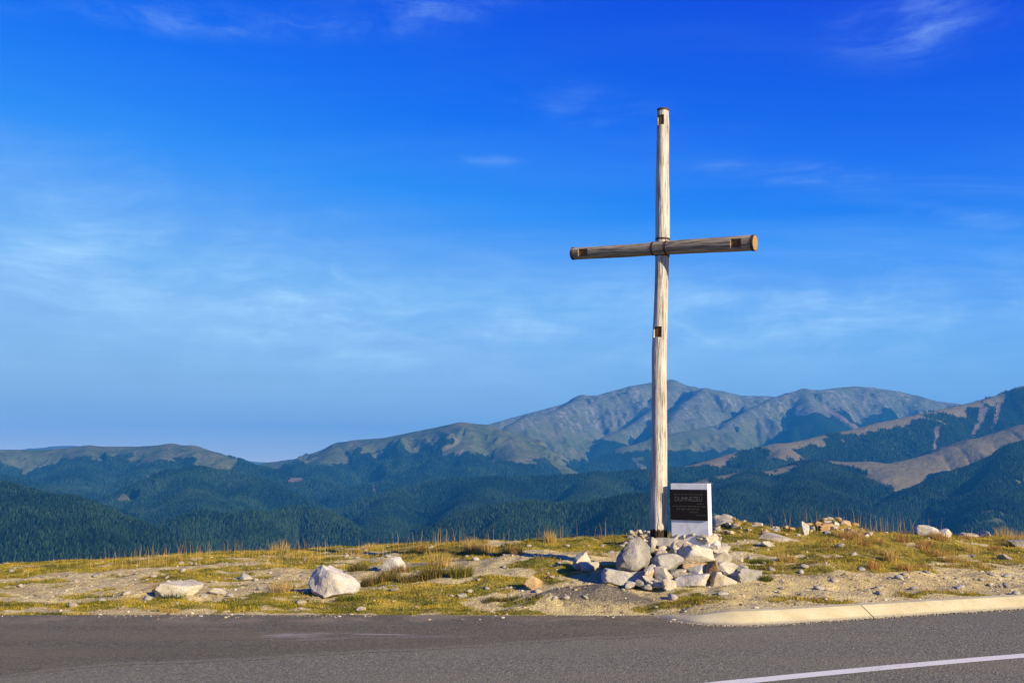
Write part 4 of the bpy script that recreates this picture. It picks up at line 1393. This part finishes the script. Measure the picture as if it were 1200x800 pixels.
cross = empty('wooden_cross', (CROSS_X, CROSS_Y, gz(CROSS_X, CROSS_Y)))
tag(cross, 'tall roadside cross of two round weathered logs strapped with iron bands', 'cross')
C0 = Vector(cross.location)
TH = R(33.0)
AX = Vector((math.cos(TH), -math.sin(TH), 0.0))        # along the crossbar, towards the road
FN = Vector((-math.sin(TH), -math.cos(TH), 0.0))       # front of the crossbar


class Log:
    """a log along a bent axis: ring(s) gives centre, radius"""
    def __init__(self, ctr, rad, xref):
        self.c = [Vector(p) for p in ctr]
        self.r = rad
        L = [0.0]
        for a, b_ in zip(self.c[:-1], self.c[1:]):
            L.append(L[-1] + (b_ - a).length)
        self.L = L
        self.len = L[-1]
        self.ax = (self.c[-1] - self.c[0]).normalized()
        self.e1 = (xref - self.ax * xref.dot(self.ax)).normalized()
        self.e2 = self.ax.cross(self.e1)

    def at(self, s):
        c = Vector([float(np.interp(s, self.L, [p[k] for p in self.c])) for k in range(3)])
        return c, float(np.interp(s, self.L, self.r))


def log_mesh(name, lg, s0, s1, seed, notches, tar_top=None, nseg=120):
    """notches: (s_from, s_to, mid angle, half angle, share of radius left)"""
    ss = list(np.arange(s0, s1, 0.05)) + [s1]
    aa = list(np.linspace(0, 2 * math.pi, nseg, endpoint=False))
    for (a, b_, m, hw, q) in notches:
        for x in (a, b_):
            ss += [x - 0.0015, x + 0.0015]
        for x in (m - hw, m + hw):
            aa += [(x - 0.01) % (2 * math.pi), (x + 0.01) % (2 * math.pi)]
    ss = sorted(x for x in set(ss) if s0 <= x <= s1)
    aa = sorted(set(aa))
    V, GR, TAR = [], [], []
    for s in ss:
        c, r = lg.at(s)
        for a in aa:
            n = mnoise.noise(Vector((math.cos(a) * 1.1 + seed, math.sin(a) * 1.1, s * 0.9))) * 0.085 + mnoise.noise(Vector((math.cos(a) * 3 + seed, math.sin(a) * 3, s * 2.5))) * 0.025
            cv = mnoise.noise(Vector((math.cos(a) * 5.5 + seed, math.sin(a) * 5.5, s * 0.8)))
            gate = mnoise.noise(Vector((math.cos(a) * 1.7, math.sin(a) * 1.7 + seed, s * 1.3 + 4)))
            rr = r * (1 + n) - 0.011 * max(0.0, 1 - abs(cv) / 0.075) * max(0.0, min(1.0, gate * 4 + 0.9))
            kn_ = mnoise.noise(Vector((math.cos(a) * 2.2 + 9, math.sin(a) * 2.2 + seed, s * 4.0)))
            rr += 0.012 * max(0.0, kn_ - 0.45)
            for (n0, n1, m, hw, q) in notches:
                da = (a - m + math.pi) % (2 * math.pi) - math.pi
                if n0 <= s <= n1 and abs(da) < hw:
                    rr = min(rr, r * q / math.cos(da))
            V.append(c + lg.e1 * (math.cos(a) * rr) + lg.e2 * (math.sin(a) * rr) - C0)
            GR.append((math.cos(a) * 0.35, s, math.sin(a) * 0.35))
            TAR.append(0.0 if tar_top is None else max(0.0, min(1.0, 0.5 + (tar_top - s) / 0.10)))
    ns, na = len(ss), len(aa)
    F = []
    for i in range(ns - 1):
        for j in range(na):
            k = (j + 1) % na
            F.append((i * na + j, i * na + k, (i + 1) * na + k, (i + 1) * na + j))
    me = mesh_np(name, np.array([tuple(v) for v in V]), np.array(F), True)
    a = me.attributes.new('grain', 'FLOAT_VECTOR', 'POINT')
    # around the log in x, along it in y
    g = np.array([(math.atan2(x[2], x[0]) * 0.11, x[1], abs(math.atan2(x[2], x[0])) * 0.0) for x in GR], dtype=np.float32)
    a.data.foreach_set('vector', g.ravel())
    fattr(me, 'tar', TAR)
    return me


def sharpen(me, ang=0.7):
    me.set_sharp_from_angle(angle=ang)


def disc(name, lg, s, flip, mat, parent, out=0.0):
    c, r = lg.at(s)
    n = 36
    d = lg.ax * (1 if flip else -1)
    V = [tuple(d * 0.004)]
    F = []
    for ring, (q, z) in enumerate([(0.5, 0.006), (0.96, 0.0)]):
        for i in range(n):
            a = 2 * math.pi * i / n
            V.append(tuple((lg.e1 * math.cos(a) + lg.e2 * math.sin(a)) * r * q + d * z))
    for i in range(n):
        j = (i + 1) % n
        F.append((0, 1 + i, 1 + j))
        F.append((1 + i, 1 + n + i, 1 + n + j))
        F.append((1 + i, 1 + n + j, 1 + j))
    me = bpy.data.meshes.new(name)
    me.from_pydata(V, [], F)
    o = link(name, me, mat, parent)
    o.location = c + d * out - C0 - parent.location if parent is not cross else c + d * out - C0
    return o


def band(name, lg, s, width, th, mat, parent, tilt=None):
    """iron hoop round a log"""
    n = 40
    V, F = [], []
    prof = [(-width / 2, 1.0), (-width / 2, 1.0 + th), (width / 2, 1.0 + th), (width / 2, 1.0)]
    c0, r0 = lg.at(s)
    for i in range(n):
        a = 2 * math.pi * i / n
        for dz, q in prof:
            V.append(tuple((lg.e1 * math.cos(a) + lg.e2 * math.sin(a)) * (r0 * (0.99 if q == 1.0 else 1.0 + th)) + lg.ax * dz))
    for i in range(n):
        j = (i + 1) % n
        for k in range(4):
            l = (k + 1) % 4
            F.append((i * 4 + k, j * 4 + k, j * 4 + l, i * 4 + l))
    me = bpy.data.meshes.new(name)
    me.from_pydata(V, [], F)
    o = link(name, me, mat, parent)
    o.location = c0 - C0
    return o


def plate(name, lg, s0, s1, ang, hw, q, mat, parent):
    """flat brown floor of a notch"""
    c, r = lg.at((s0 + s1) / 2)
    n = lg.e1 * math.cos(ang) + lg.e2 * math.sin(ang)
    tt = lg.ax.cross(n)
    h = r * q + 0.003
    w = r * q * math.tan(hw) * 0.98
    l = (s1 - s0) / 2 * 0.985
    V = []
    for z in (-0.012, 0.0):
        for (a, b_) in ((-1, -1), (1, -1), (1, 1), (-1, 1)):
            V.append(tuple(n * (h + z) + tt * (w * a) + lg.ax * (l * b_)))
    F = [(3, 2, 1, 0), (4, 5, 6, 7), (0, 1, 5, 4), (1, 2, 6, 5), (2, 3, 7, 6), (3, 0, 4, 7)]
    me = bpy.data.meshes.new(name)
    me.from_pydata(V, [], F)
    o = link(name, me, mat, parent)
    o.location = c - C0
    return o


# the pole: (left edge u, right edge u, v) read off the photograph, all in the plane of the cross
PED = [(761, 783, 660), (762, 782, 630), (762.3, 782, 600), (763, 781.6, 540), (763.5, 781.5, 500), (764.2, 781.5, 450), (764.4, 782.0, 410), (765.5, 782.3, 380), (766.8, 783, 345),
       (768, 784.0, 307), (768.3, 784.6, 285), (768.2, 784.8, 250), (768.6, 783.8, 210), (769.6, 783.6, 170), (770.2, 783.4, 128.5)]
ctr, rad = [], []
for (l, r_, v) in PED:
    p = P((l + r_) / 2, v, CROSS_Y)
    ctr.append(p)
    depth = p.y * CP + (p.z - CAM_Z) * SP
    rad.append((r_ - l) / 2 * depth / FPX)
pole = Log(ctr, rad, Vector((1, 0, 0)))


def s_of_v(v):
    vs_ = [q[2] for q in PED][::-1]
    return float(np.interp(v, vs_, pole.L[::-1]))


# angle on the pole of the direction FN
ang_f = math.atan2(FN.dot(pole.e2), FN.dot(pole.e1))
hwn = 0.62
ptn = [(s_of_v(148), s_of_v(136.5), ang_f, hwn, 0.68), (s_of_v(396), s_of_v(383.5), ang_f, hwn, 0.68)]
me = log_mesh('pole', pole, 0.0, pole.len, 3.0, ptn, tar_top=s_of_v(620))
sharpen(me)
po = link('pole', me, M_POLE, cross)
for (a, b_, m, hw, q) in ptn[:2]:
    plate('notch', pole, a, b_, m, hw, q, M_CUT, cross)
disc('pole_top', pole, pole.len, True, M_END, cross, 0.001)
band('iron_band', pole, pole.len - 0.012, 0.03, 0.05, M_IRON, cross)

# the crossbar
J = P(776.3, 290.5, CROSS_Y)
BC = J + FN * 0.085


def bar_end(u, v):
    lo_, hi_ = -3.0, 3.0
    for _ in range(60):
        h = (lo_ + hi_) / 2
        p = BC + AX * h
        q = P(u, v, p.y)
        if q.x > p.x:
            lo_ = h
        else:
            hi_ = h
    p = BC + AX * h
    return P(u, v, p.y), h


eL, hL = bar_end(671.5, 297.2)
eR, hR = bar_end(885.0, 284.6)
mids = []
for (u, v) in [(700, 295.6), (740, 293.6), (776, 290.6), (810, 288.6), (850, 286.6)]:
    mids.append(bar_end(u, v)[0])
bc = [eL] + mids + [eR]
px_d = [14.2, 14.2, 15.0, 16.0, 16.6, 17.4, 18.6]
br = []
for p, dpx in zip(bc, px_d):
    depth = p.y * CP + (p.z - CAM_Z) * SP
    br.append(dpx / 2 * depth / FPX)
bar = Log(bc, br, FN)
ua = lambda u: float(np.interp(u, [671.5, 700, 740, 776, 810, 850, 885], bar.L))
btn = [(ua(680.8), ua(691.5), 0.10, 0.66, 0.66), (ua(859), ua(871.5), 0.10, 0.66, 0.66)]
me = log_mesh('crossbar', bar, 0.0, bar.len, 9.0, btn)
sharpen(me)
link('crossbar', me, M_BAR, cross)
for (a, b_, m, hw, q) in btn:
    plate('notch', bar, a, b_, m, hw, q, M_CUT, cross)
disc('bar_end', bar, 0.0, False, M_END, cross, 0.001)
disc('bar_end', bar, bar.len, True, M_END, cross, 0.001)
band('iron_band', bar, 0.014, 0.035, 0.05, M_IRON, cross)
band('iron_band', bar, bar.len - 0.018, 0.035, 0.045, M_IRON, cross)
sj = ua(773.5)
band('iron_band', bar, sj - 0.095, 0.03, 0.045, M_IRON, cross)
band('iron_band', bar, sj + 0.105, 0.03, 0.045, M_IRON, cross)
band('iron_band', pole, s_of_v(280.8), 0.028, 0.045, M_IRON, cross)
band('iron_band', pole, s_of_v(299.8), 0.028, 0.045, M_IRON, cross)

# ------------------------------------------------------------------ memorial stone
ST_D = 13.56
tl, tr = P(785.6, 566.2, ST_D), P(829.2, 566.8, ST_D)
PSI = R(33.0)
sx, sn = Vector((math.cos(PSI), -math.sin(PSI), 0)), Vector((-math.sin(PSI), -math.cos(PSI), 0))
# width so that the right edge lands on its pixel
lo_, hi_ = 0.2, 1.2
for _ in range(50):
    w_ = (lo_ + hi_) / 2
    p = tl + sx * w_
    u = 600 + FPX * p.x / (p.y * CP + (p.z - CAM_Z) * SP)
    if u < 829.2:
        lo_ = w_
    else:
        hi_ = w_
SW, ST_T = w_, 0.12
base_z = gz(tl.x + 0.25, ST_D) - 0.02
SH = tl.z - base_z
mid_f = tl + sx * (SW / 2)
stele = empty('memorial_stone', (mid_f.x, mid_f.y, base_z), -PSI)
tag(stele, 'white marble memorial slab with a black engraved plaque behind the cairn', 'memorial')


def bbox(name, x0, x1, y0, y1, z0, z1, mat, parent, bev=0.004):
    bm = bmesh.new()
    bmesh.ops.create_cube(bm, size=1.0)
    for v in bm.verts:
        v.co = Vector((x0 + (v.co.x + .5) * (x1 - x0), y0 + (v.co.y + .5) * (y1 - y0), z0 + (v.co.z + .5) * (z1 - z0)))
    bmesh.ops.bevel(bm, geom=list(bm.edges), offset=bev, segments=2, affect='EDGES', profile=0.6)
    me = bpy.data.meshes.new(name)
    bm.to_mesh(me)
    bm.free()
    return link(name, me, mat, parent)


M_MARB, t, b = new_mat('white_marble', 0.45, 0.4)
tc = t.node('ShaderNodeTexCoord')
v1 = t.noise(t.mapping(tc.outputs['Object'], scale=(1, 1, 0.7)), 5.0, 7, 0.65, 1.2)
v2 = t.noise(tc.outputs['Object'], 45.0, 4, 0.7)
c = t.ramp(v1, [(0.32, (0.52, 0.52, 0.51)), (0.48, (0.68, 0.68, 0.66)), (0.7, (0.78, 0.78, 0.75))])
c = t.mix(t.math('MULTIPLY', t.step(v2, 0.55, 0.72), 0.2), c, (0.5, 0.49, 0.47))
t.l.new(c, b.inputs['Base Color'])
bump(t, b, v2, 0.15, 0.003)
slab = bbox('slab', -SW / 2, SW / 2, 0.0, ST_T, -0.12, SH, M_MARB, stele, 0.006)
M_PLQ, t, b = new_mat('black_granite', 0.6, 0.15)
tc = t.node('ShaderNodeTexCoord')
v2 = t.noise(tc.outputs['Object'], 160.0, 3, 0.7)
t.l.new(t.ramp(v2, [(0.4, (0.006, 0.005, 0.0045)), (0.62, (0.020, 0.016, 0.012)), (0.75, (0.05, 0.04, 0.03))]), b.inputs['Base Color'])
sst = px_scale(ST_D)
zt = SH - (573.2 - 566.4) * sst
zb = SH - (608.2 - 566.4) * sst
plq = bbox('plaque', -SW / 2 - 0.004, SW / 2 - 0.006, -0.018, -0.0005, zb, zt, M_PLQ, stele, 0.003)
M_LET, t, b = new_mat('grey_lettering', 0.8, 0.2)
b.inputs['Base Color'].default_value = (0.11, 0.10, 0.08, 1)


def lettering(txt, x, z, width, height):
    cu = bpy.data.curves.new('lettering', 'FONT')
    cu.body = txt
    cu.size = 1.0
    cu.align_x = 'LEFT'
    cu.extrude = 0.0
    ob = bpy.data.objects.new('tmp_text', cu)
    col.objects.link(ob)
    dg = bpy.context.evaluated_depsgraph_get()
    me = bpy.data.meshes.new_from_object(ob.evaluated_get(dg))
    bpy.data.objects.remove(ob)
    co = np.zeros(len(me.vertices) * 3, dtype=np.float32)
    me.vertices.foreach_get('co', co)
    co = co.reshape(-1, 3)
    lo, hi = co.min(0), co.max(0)
    out = np.zeros_like(co)
    out[:, 0] = x + (co[:, 0] - lo[0]) / (hi[0] - lo[0]) * width
    out[:, 2] = z + (co[:, 1] - lo[1]) / (hi[1] - lo[1]) * height
    out[:, 1] = -0.0195
    me.vertices.foreach_set('co', out.ravel())
    me.update()
    me.name = 'lettering'
    me.materials.clear()
    o = link('lettering', me, M_LET, plq)
    return o


PW, PH = SW, zt - zb
lettering('DUMNEZEU', -SW / 2 + PW * 0.13, zb + PH * 0.615, PW * 0.73, PH * 0.15)


def small_line(x0, x1, zc, hh, seed):
    """a line of engraving too small to read: short strokes in word groups"""
    rr = random.Random(seed)
    V, F = [], []
    x = x0
    while x < x1:
        wl = rr.uniform(0.03, 0.075)
        e = min(x + wl, x1)
        while x < e:
            h = hh * rr.choice((1, 1, .75))
            ww = rr.uniform(0.0022, 0.0042)
            k = len(V)
            V += [(x, -0.0195, zc), (x + ww, -0.0195, zc), (x + ww, -0.0195, zc + h), (x, -0.0195, zc + h)]
            F.append((k, k + 1, k + 2, k + 3))
            if rr.random() < 0.55:
                zz = zc + h * rr.choice((0, .45, .8))
                k = len(V)
                V += [(x, -0.0193, zz), (x + 0.008, -0.0193, zz), (x + 0.008, -0.0193, zz + h * 0.2), (x, -0.0193, zz + h * 0.2)]
                F.append((k, k + 1, k + 2, k + 3))
            x += rr.uniform(0.007, 0.011)
        x += 0.011
    me = bpy.data.meshes.new('engraved_line')
    me.from_pydata(V, [], F)
    return link('engraved_line', me, M_LET, plq)


for (f0, f1, fz, sd) in [(0.11, 0.88, 0.815, 1), (0.72, 0.90, 0.515, 2), (0.05, 0.95, 0.43, 3), (0.18, 0.80, 0.34, 4), (0.52, 0.76, 0.245, 5), (0.70, 0.91, 0.15, 6)]:
    small_line(-SW / 2 + PW * f0, -SW / 2 + PW * f1, zb + PH * fz, 0.017, sd)

# ------------------------------------------------------------------ grass
rgx = np.random.default_rng(5)


def blades(base, h, lean_dir, lean, width, ncol, face):
    """bent blades of three points: returns verts (n,5,3), faces"""
    n = len(base)
    side = np.stack([np.cos(face), np.sin(face), np.zeros(n)], 1) * (width / 2)[:, None]
    ld = np.stack([np.cos(lean_dir), np.sin(lean_dir), np.zeros(n)], 1) * (lean * h)[:, None]
    up = np.array([0, 0, 1.0])
    b0, b1 = base - side, base + side
    m = base + ld * 0.35 + up * (h * 0.55)[:, None]
    m0, m1 = m - side * 0.75, m + side * 0.75
    tip = base + ld + up * (h * np.sqrt(np.clip(1 - lean ** 2 * 0.5, 0.2, 1)))[:, None]
    V = np.stack([b0, b1, m1, m0, tip], 1)
    k = (np.arange(n) * 5)[:, None]
    F = np.concatenate([np.concatenate([k, k + 1, k + 2], 1), np.concatenate([k, k + 2, k + 3], 1), np.concatenate([k + 3, k + 2, k + 4], 1)])
    return V.reshape(-1, 3), F


m_grass, t, b = new_mat('grass_blade', 0.75, 0.15)
t.l.new(t.attr('tint').outputs['Color'], b.inputs['Base Color'])
tl_ = t.node('ShaderNodeBsdfTranslucent')
t.l.new(t.attr('tint').outputs['Color'], tl_.inputs['Color'])
mx = t.node('ShaderNodeMixShader')
mx.inputs[0].default_value = 0.28
t.l.new(b.outputs[0], mx.inputs[1])
t.l.new(tl_.outputs[0], mx.inputs[2])
t.l.new(mx.outputs[0], t.n['Material Output'].inputs['Surface'])


def pal_mix(p, pal):
    """pick colours from a palette along p in 0..1"""
    pal = np.array(pal)
    q = np.clip(p, 0, 0.999) * (len(pal) - 1)
    i = q.astype(int)
    f = (q - i)[:, None]
    return pal[i] * (1 - f) + pal[i + 1] * f


# short turf
N = 520000
x = rgx.uniform(-12.5, 12.5, N)
y = edge_y(x) + 0.05 + rgx.random(N) ** 1.15 * 8.6
k = np.abs(x) < 0.55 * y + 0.8
x, y = x[k], y[k]
tm = turf_mask(x, y)
k = (tm * rgx.uniform(0.5, 1.0, len(x)) > 0.42) & ~((x > KERB[0].x) & (y < edge_y(x) + 0.36))
x, y = x[k], y[k]
n = len(x)
hue = fbm(x / 0.6, y / 0.4, 4, 501) * 1.5 + 0.40 + rgx.normal(0, 0.12, n)
rust = sstep(0.10, 0.35, fbm(x / 0.8, y / 0.6, 4, 511) + rgx.normal(0, 0.08, n)) * (0.35 + 0.65 * sstep(1.5, 4.0, x))
tall = np.clip(fbm(x / 0.5, y / 0.4, 4, 521) + 0.35, 0.05, 1)
h = rgx.uniform(0.014, 0.034, n) * (0.55 + 1.3 * tall)
colr = pal_mix(hue, [(0.07, 0.085, 0.010), (0.18, 0.165, 0.013), (0.42, 0.32, 0.024), (0.56, 0.40, 0.075)])
colr = colr * (1 - rust[:, None] * 0.8) + np.array((0.25, 0.12, 0.035)) * rust[:, None] * 0.8
V, F = blades(np.stack([x, y, ground_z(x, y) - 0.004], 1), h, rgx.uniform(0, 6.3, n), rgx.uniform(0.1, 0.8, n), rgx.uniform(0.004, 0.009, n), None, rgx.uniform(0, 6.3, n))
me = mesh_np('grass', V, F, False)
cattr(me, 'tint', np.repeat(colr * rgx.uniform(0.8, 1.15, (n, 1)), 5, 0))
tag(link('grass', me, m_grass), 'short yellow-green mossy turf in patches over the gravel', 'grass', kind='stuff')
print('turf blades', n)

# longer dry blades standing in the turf
N = 90000
x = rgx.uniform(-12.5, 12.5, N)
y = edge_y(x) + 0.3 + rgx.random(N) * 8.2
k = (np.abs(x) < 0.55 * y + 0.8) & (turf_mask(x, y) > 0.5) & (fbm(x / 0.45, y / 0.4, 4, 541) + 0.12 * sstep(2.0, 4.0, x) + 0.08 * sstep(14, 17, y) > 0.10) & ~((x > 1.2) & (x < 3.3) & (y > 12.5) & (y < 14.6))
x, y = x[k], y[k]
n = len(x)
V, F = blades(np.stack([x, y, ground_z(x, y) - 0.004], 1), rgx.uniform(0.03, 0.085, n), rgx.uniform(0, 6.3, n), rgx.uniform(0.1, 0.7, n), rgx.uniform(0.003, 0.006, n), None, rgx.uniform(0, 6.3, n))
me = mesh_np('dry_grass', V, F, False)
hue = fbm(x / 0.9, y / 0.7, 3, 551) + 0.45 + rgx.normal(0, 0.15, n)
cattr(me, 'tint', np.repeat(pal_mix(hue, [(0.13, 0.13, 0.015), (0.34, 0.26, 0.035), (0.50, 0.34, 0.06), (0.44, 0.22, 0.05)]), 5, 0))
tag(link('dry_grass', me, m_grass), 'golden and rusty longer blades mixed through the turf', 'grass', kind='stuff')
print('dry blades', n)

STRAW = [(0.36, 0.22, 0.055), (0.50, 0.34, 0.10), (0.56, 0.43, 0.17)]
RUSTY = [(0.24, 0.10, 0.03), (0.38, 0.20, 0.06), (0.46, 0.30, 0.10)]
GREEN = [(0.050, 0.075, 0.012), (0.095, 0.12, 0.016), (0.20, 0.18, 0.03)]
BROWN = [(0.075, 0.085, 0.018), (0.12, 0.115, 0.022), (0.24, 0.15, 0.05)]


def tuft(name, u, v, wpx, hpx, pal, nb, label, group=None, lean=0.45, thick=0.005, parent_mix=None):
    g = hit(u, v)
    s = px_scale(g.y)
    w, hh = wpx * s, hpx * s
    a = rgx.uniform(0, 6.3, nb)
    q = np.sqrt(rgx.random(nb)) * w * 0.42
    bx_, by_ = g.x + np.cos(a) * q, g.y + np.sin(a) * q * 0.6
    h = hh * rgx.uniform(0.45, 1.05, nb) * (1 - 0.35 * q / (w * 0.42 + 1e-6))
    V, F = blades(np.stack([bx_, by_, ground_z(bx_, by_) - 0.01], 1) - np.array(g), h, a + rgx.normal(0, 0.5, nb), np.abs(rgx.normal(0.25, lean * 0.5, nb)), np.full(nb, thick), None, rgx.uniform(0, 6.3, nb))
    me = mesh_np(name, V, F, False)
    cattr(me, 'tint', np.repeat(pal_mix(rgx.random(nb), pal) * rgx.uniform(0.8, 1.15, (nb, 1)), 5, 0))
    o = link(name, me, m_grass)
    o.location = g
    tag(o, label, 'grass tuft', group)
    return o


MIXED = [(0.050, 0.065, 0.012), (0.085, 0.095, 0.016), (0.14, 0.12, 0.025), (0.30, 0.19, 0.06), (0.40, 0.28, 0.10)]
tuft('grass_tussock', 436, 684, 30, 17, MIXED, 520, 'dark olive tussock of dense grass right of the large white boulder', lean=1.0)
tuft('grass_tussock', 455, 680, 26, 21, MIXED, 420, 'olive tussock directly below the white rock', lean=1.0)
tuft('grass_tussock', 478, 682, 30, 16, MIXED, 420, 'low brown-green tussock right of the white rock', lean=1.0)
tuft('grass_tussock', 505, 677, 34, 25, MIXED, 640, 'broad russet tussock under the tall pale straw tuft', lean=0.9)
tuft('grass_tussock', 470, 669, 30, 15, [MIXED[2], (0.24, 0.13, 0.04), MIXED[4]], 240, 'russet wispy tussock behind the white rock', lean=0.8)
tuft('grass_tussock', 540, 676, 32, 23, [GREEN[0], GREEN[1], GREEN[2], STRAW[1]], 620, 'fresh green tussock at the right end of the tussock row', lean=1.0)
tuft('grass_tuft', 515, 664, 32, 31, STRAW, 260, 'tall pale straw tuft rising behind the green tussock', lean=0.35, thick=0.004)
tuft('grass_tussock', 420, 668, 30, 14, BROWN, 500, 'small olive tussock behind the large white boulder', lean=0.7)
tuft('grass_tuft', 551, 641, 22, 17, STRAW, 260, 'rounded straw tuft on a green cushion on the crest', lean=0.6)
tuft('grass_tuft', 645, 636, 16, 22, STRAW, 220, 'upright straw tuft alone on the crest left of the cross', lean=0.3, thick=0.004)
tuft('grass_tussock', 592, 640, 9, 7, GREEN, 160, 'tiny bright green tussock on the crest', lean=0.7)
tuft('grass_tuft', 705, 632, 10, 11, RUSTY, 80, 'small rusty tuft on the crest beside the rubble pile', lean=0.4, thick=0.004)
tuft('grass_tussock', 923, 658, 26, 14, STRAW, 420, 'golden tussock in the gravel right of the cairn', lean=0.7)
tuft('grass_tussock', 893, 660, 30, 12, GREEN, 420, 'green tussock next to the golden tussock', lean=0.7)
tuft('grass_tussock', 898, 680, 18, 12, GREEN, 260, 'dark green tussock against the grey stone at the right foot of the cairn', lean=0.7)
tuft('grass_tuft', 1044, 657, 16, 22, STRAW, 240, 'upright straw tuft standing in the open gravel', lean=0.35)
tuft('grass_tuft', 330, 694, 34, 22, STRAW, 260, 'loose straw tuft in the shadow of the large white boulder', lean=0.6, thick=0.004)
tuft('grass_tussock', 372, 696, 24, 12, GREEN, 320, 'green tussock at the foot of the large white boulder', lean=0.7)
tuft('grass_tussock', 410, 702, 40, 10, GREEN, 420, 'low green tussock in front of the large white boulder', lean=0.8)
tuft('grass_tuft', 185, 696, 16, 20, RUSTY, 160, 'reddish tuft at the left side of the low rounded boulder', lean=0.4, thick=0.004)
tuft('grass_tussock', 205, 700, 30, 11, GREEN, 360, 'green tussock in front of the low rounded boulder', lean=0.8)
tuft('grass_tussock', 198, 717, 26, 8, STRAW, 260, 'yellowish tussock on the very edge of the lay-by', lean=0.8)
tuft('grass_tussock', 595, 704, 30, 10, BROWN, 360, 'brown-green tussock on the sand above the green roadside strip', lean=0.8)
tuft('grass_tussock', 575, 704, 22, 9, BROWN, 240, 'smaller brown tussock beside another on the bare sand', lean=0.8)
tuft('grass_tuft', 1002, 629, 26, 16, STRAW, 260, 'straw tuft beside the stony heap on the crest', lean=0.5)
tuft('grass_tuft', 985, 630, 20, 14, STRAW, 220, 'golden tuft in front of the stony heap on the crest', lean=0.5)
# tufts that only their place tells apart
grp = 'dry grass tufts along the crest and slope'
rr = random.Random(8)
for i in range(46):
    if i < 22:
        u, v = rr.uniform(1010, 1215), rr.uniform(634, 668)
    elif i < 34:
        u, v = rr.uniform(940, 1210), rr.uniform(629, 634)
    else:
        u, v = rr.uniform(300, 620), rr.uniform(641, 650)
    rusty = rr.random() < .5
    where = 'on the open verge right of the cairn' if i < 22 else 'along the crest beyond the right verge' if i < 34 else 'on the crest left of the cross'
    tuft('dry_grass_tuft', u, v, rr.uniform(14, 28), rr.uniform(9, 20), RUSTY if rusty else STRAW, 150, 'thin %s dry grass tuft %s' % ('rusty' if rusty else 'straw-coloured', where), grp, lean=0.5, thick=0.004)

# thin seed stalks against the valley
u = np.concatenate([rgx.normal(170, 35, 130), rgx.normal(345, 30, 150), rgx.normal(255, 40, 60), rgx.uniform(40, 760, 160), rgx.uniform(900, 1210, 190), rgx.normal(505, 30, 90), rgx.normal(1010, 25, 50)])
xs, ys, zs = [], [], []
for uu in u:
    D = rgx.uniform(16.6, 18.6)
    xx = (uu - 600) / FPX * D * CP
    xs.append(xx)
    ys.append(D)
xs, ys = np.array(xs), np.array(ys)
zs = ground_z(xs, ys)
n = len(xs)
V, F = blades(np.stack([xs, ys, zs - 0.01], 1), rgx.uniform(0.12, 0.42, n), rgx.uniform(0, 6.3, n), np.abs(rgx.normal(0.12, 0.12, n)), np.full(n, 0.0042), None, rgx.uniform(0, 6.3, n))
me = mesh_np('seed_stalks', V, F, False)
cattr(me, 'tint', np.repeat(pal_mix(rgx.random(n), RUSTY[1:] + STRAW), 5, 0))
tag(link('seed_stalks', me, m_grass), 'thin dry seed stalks standing along the crest', 'grass stalks', kind='stuff')
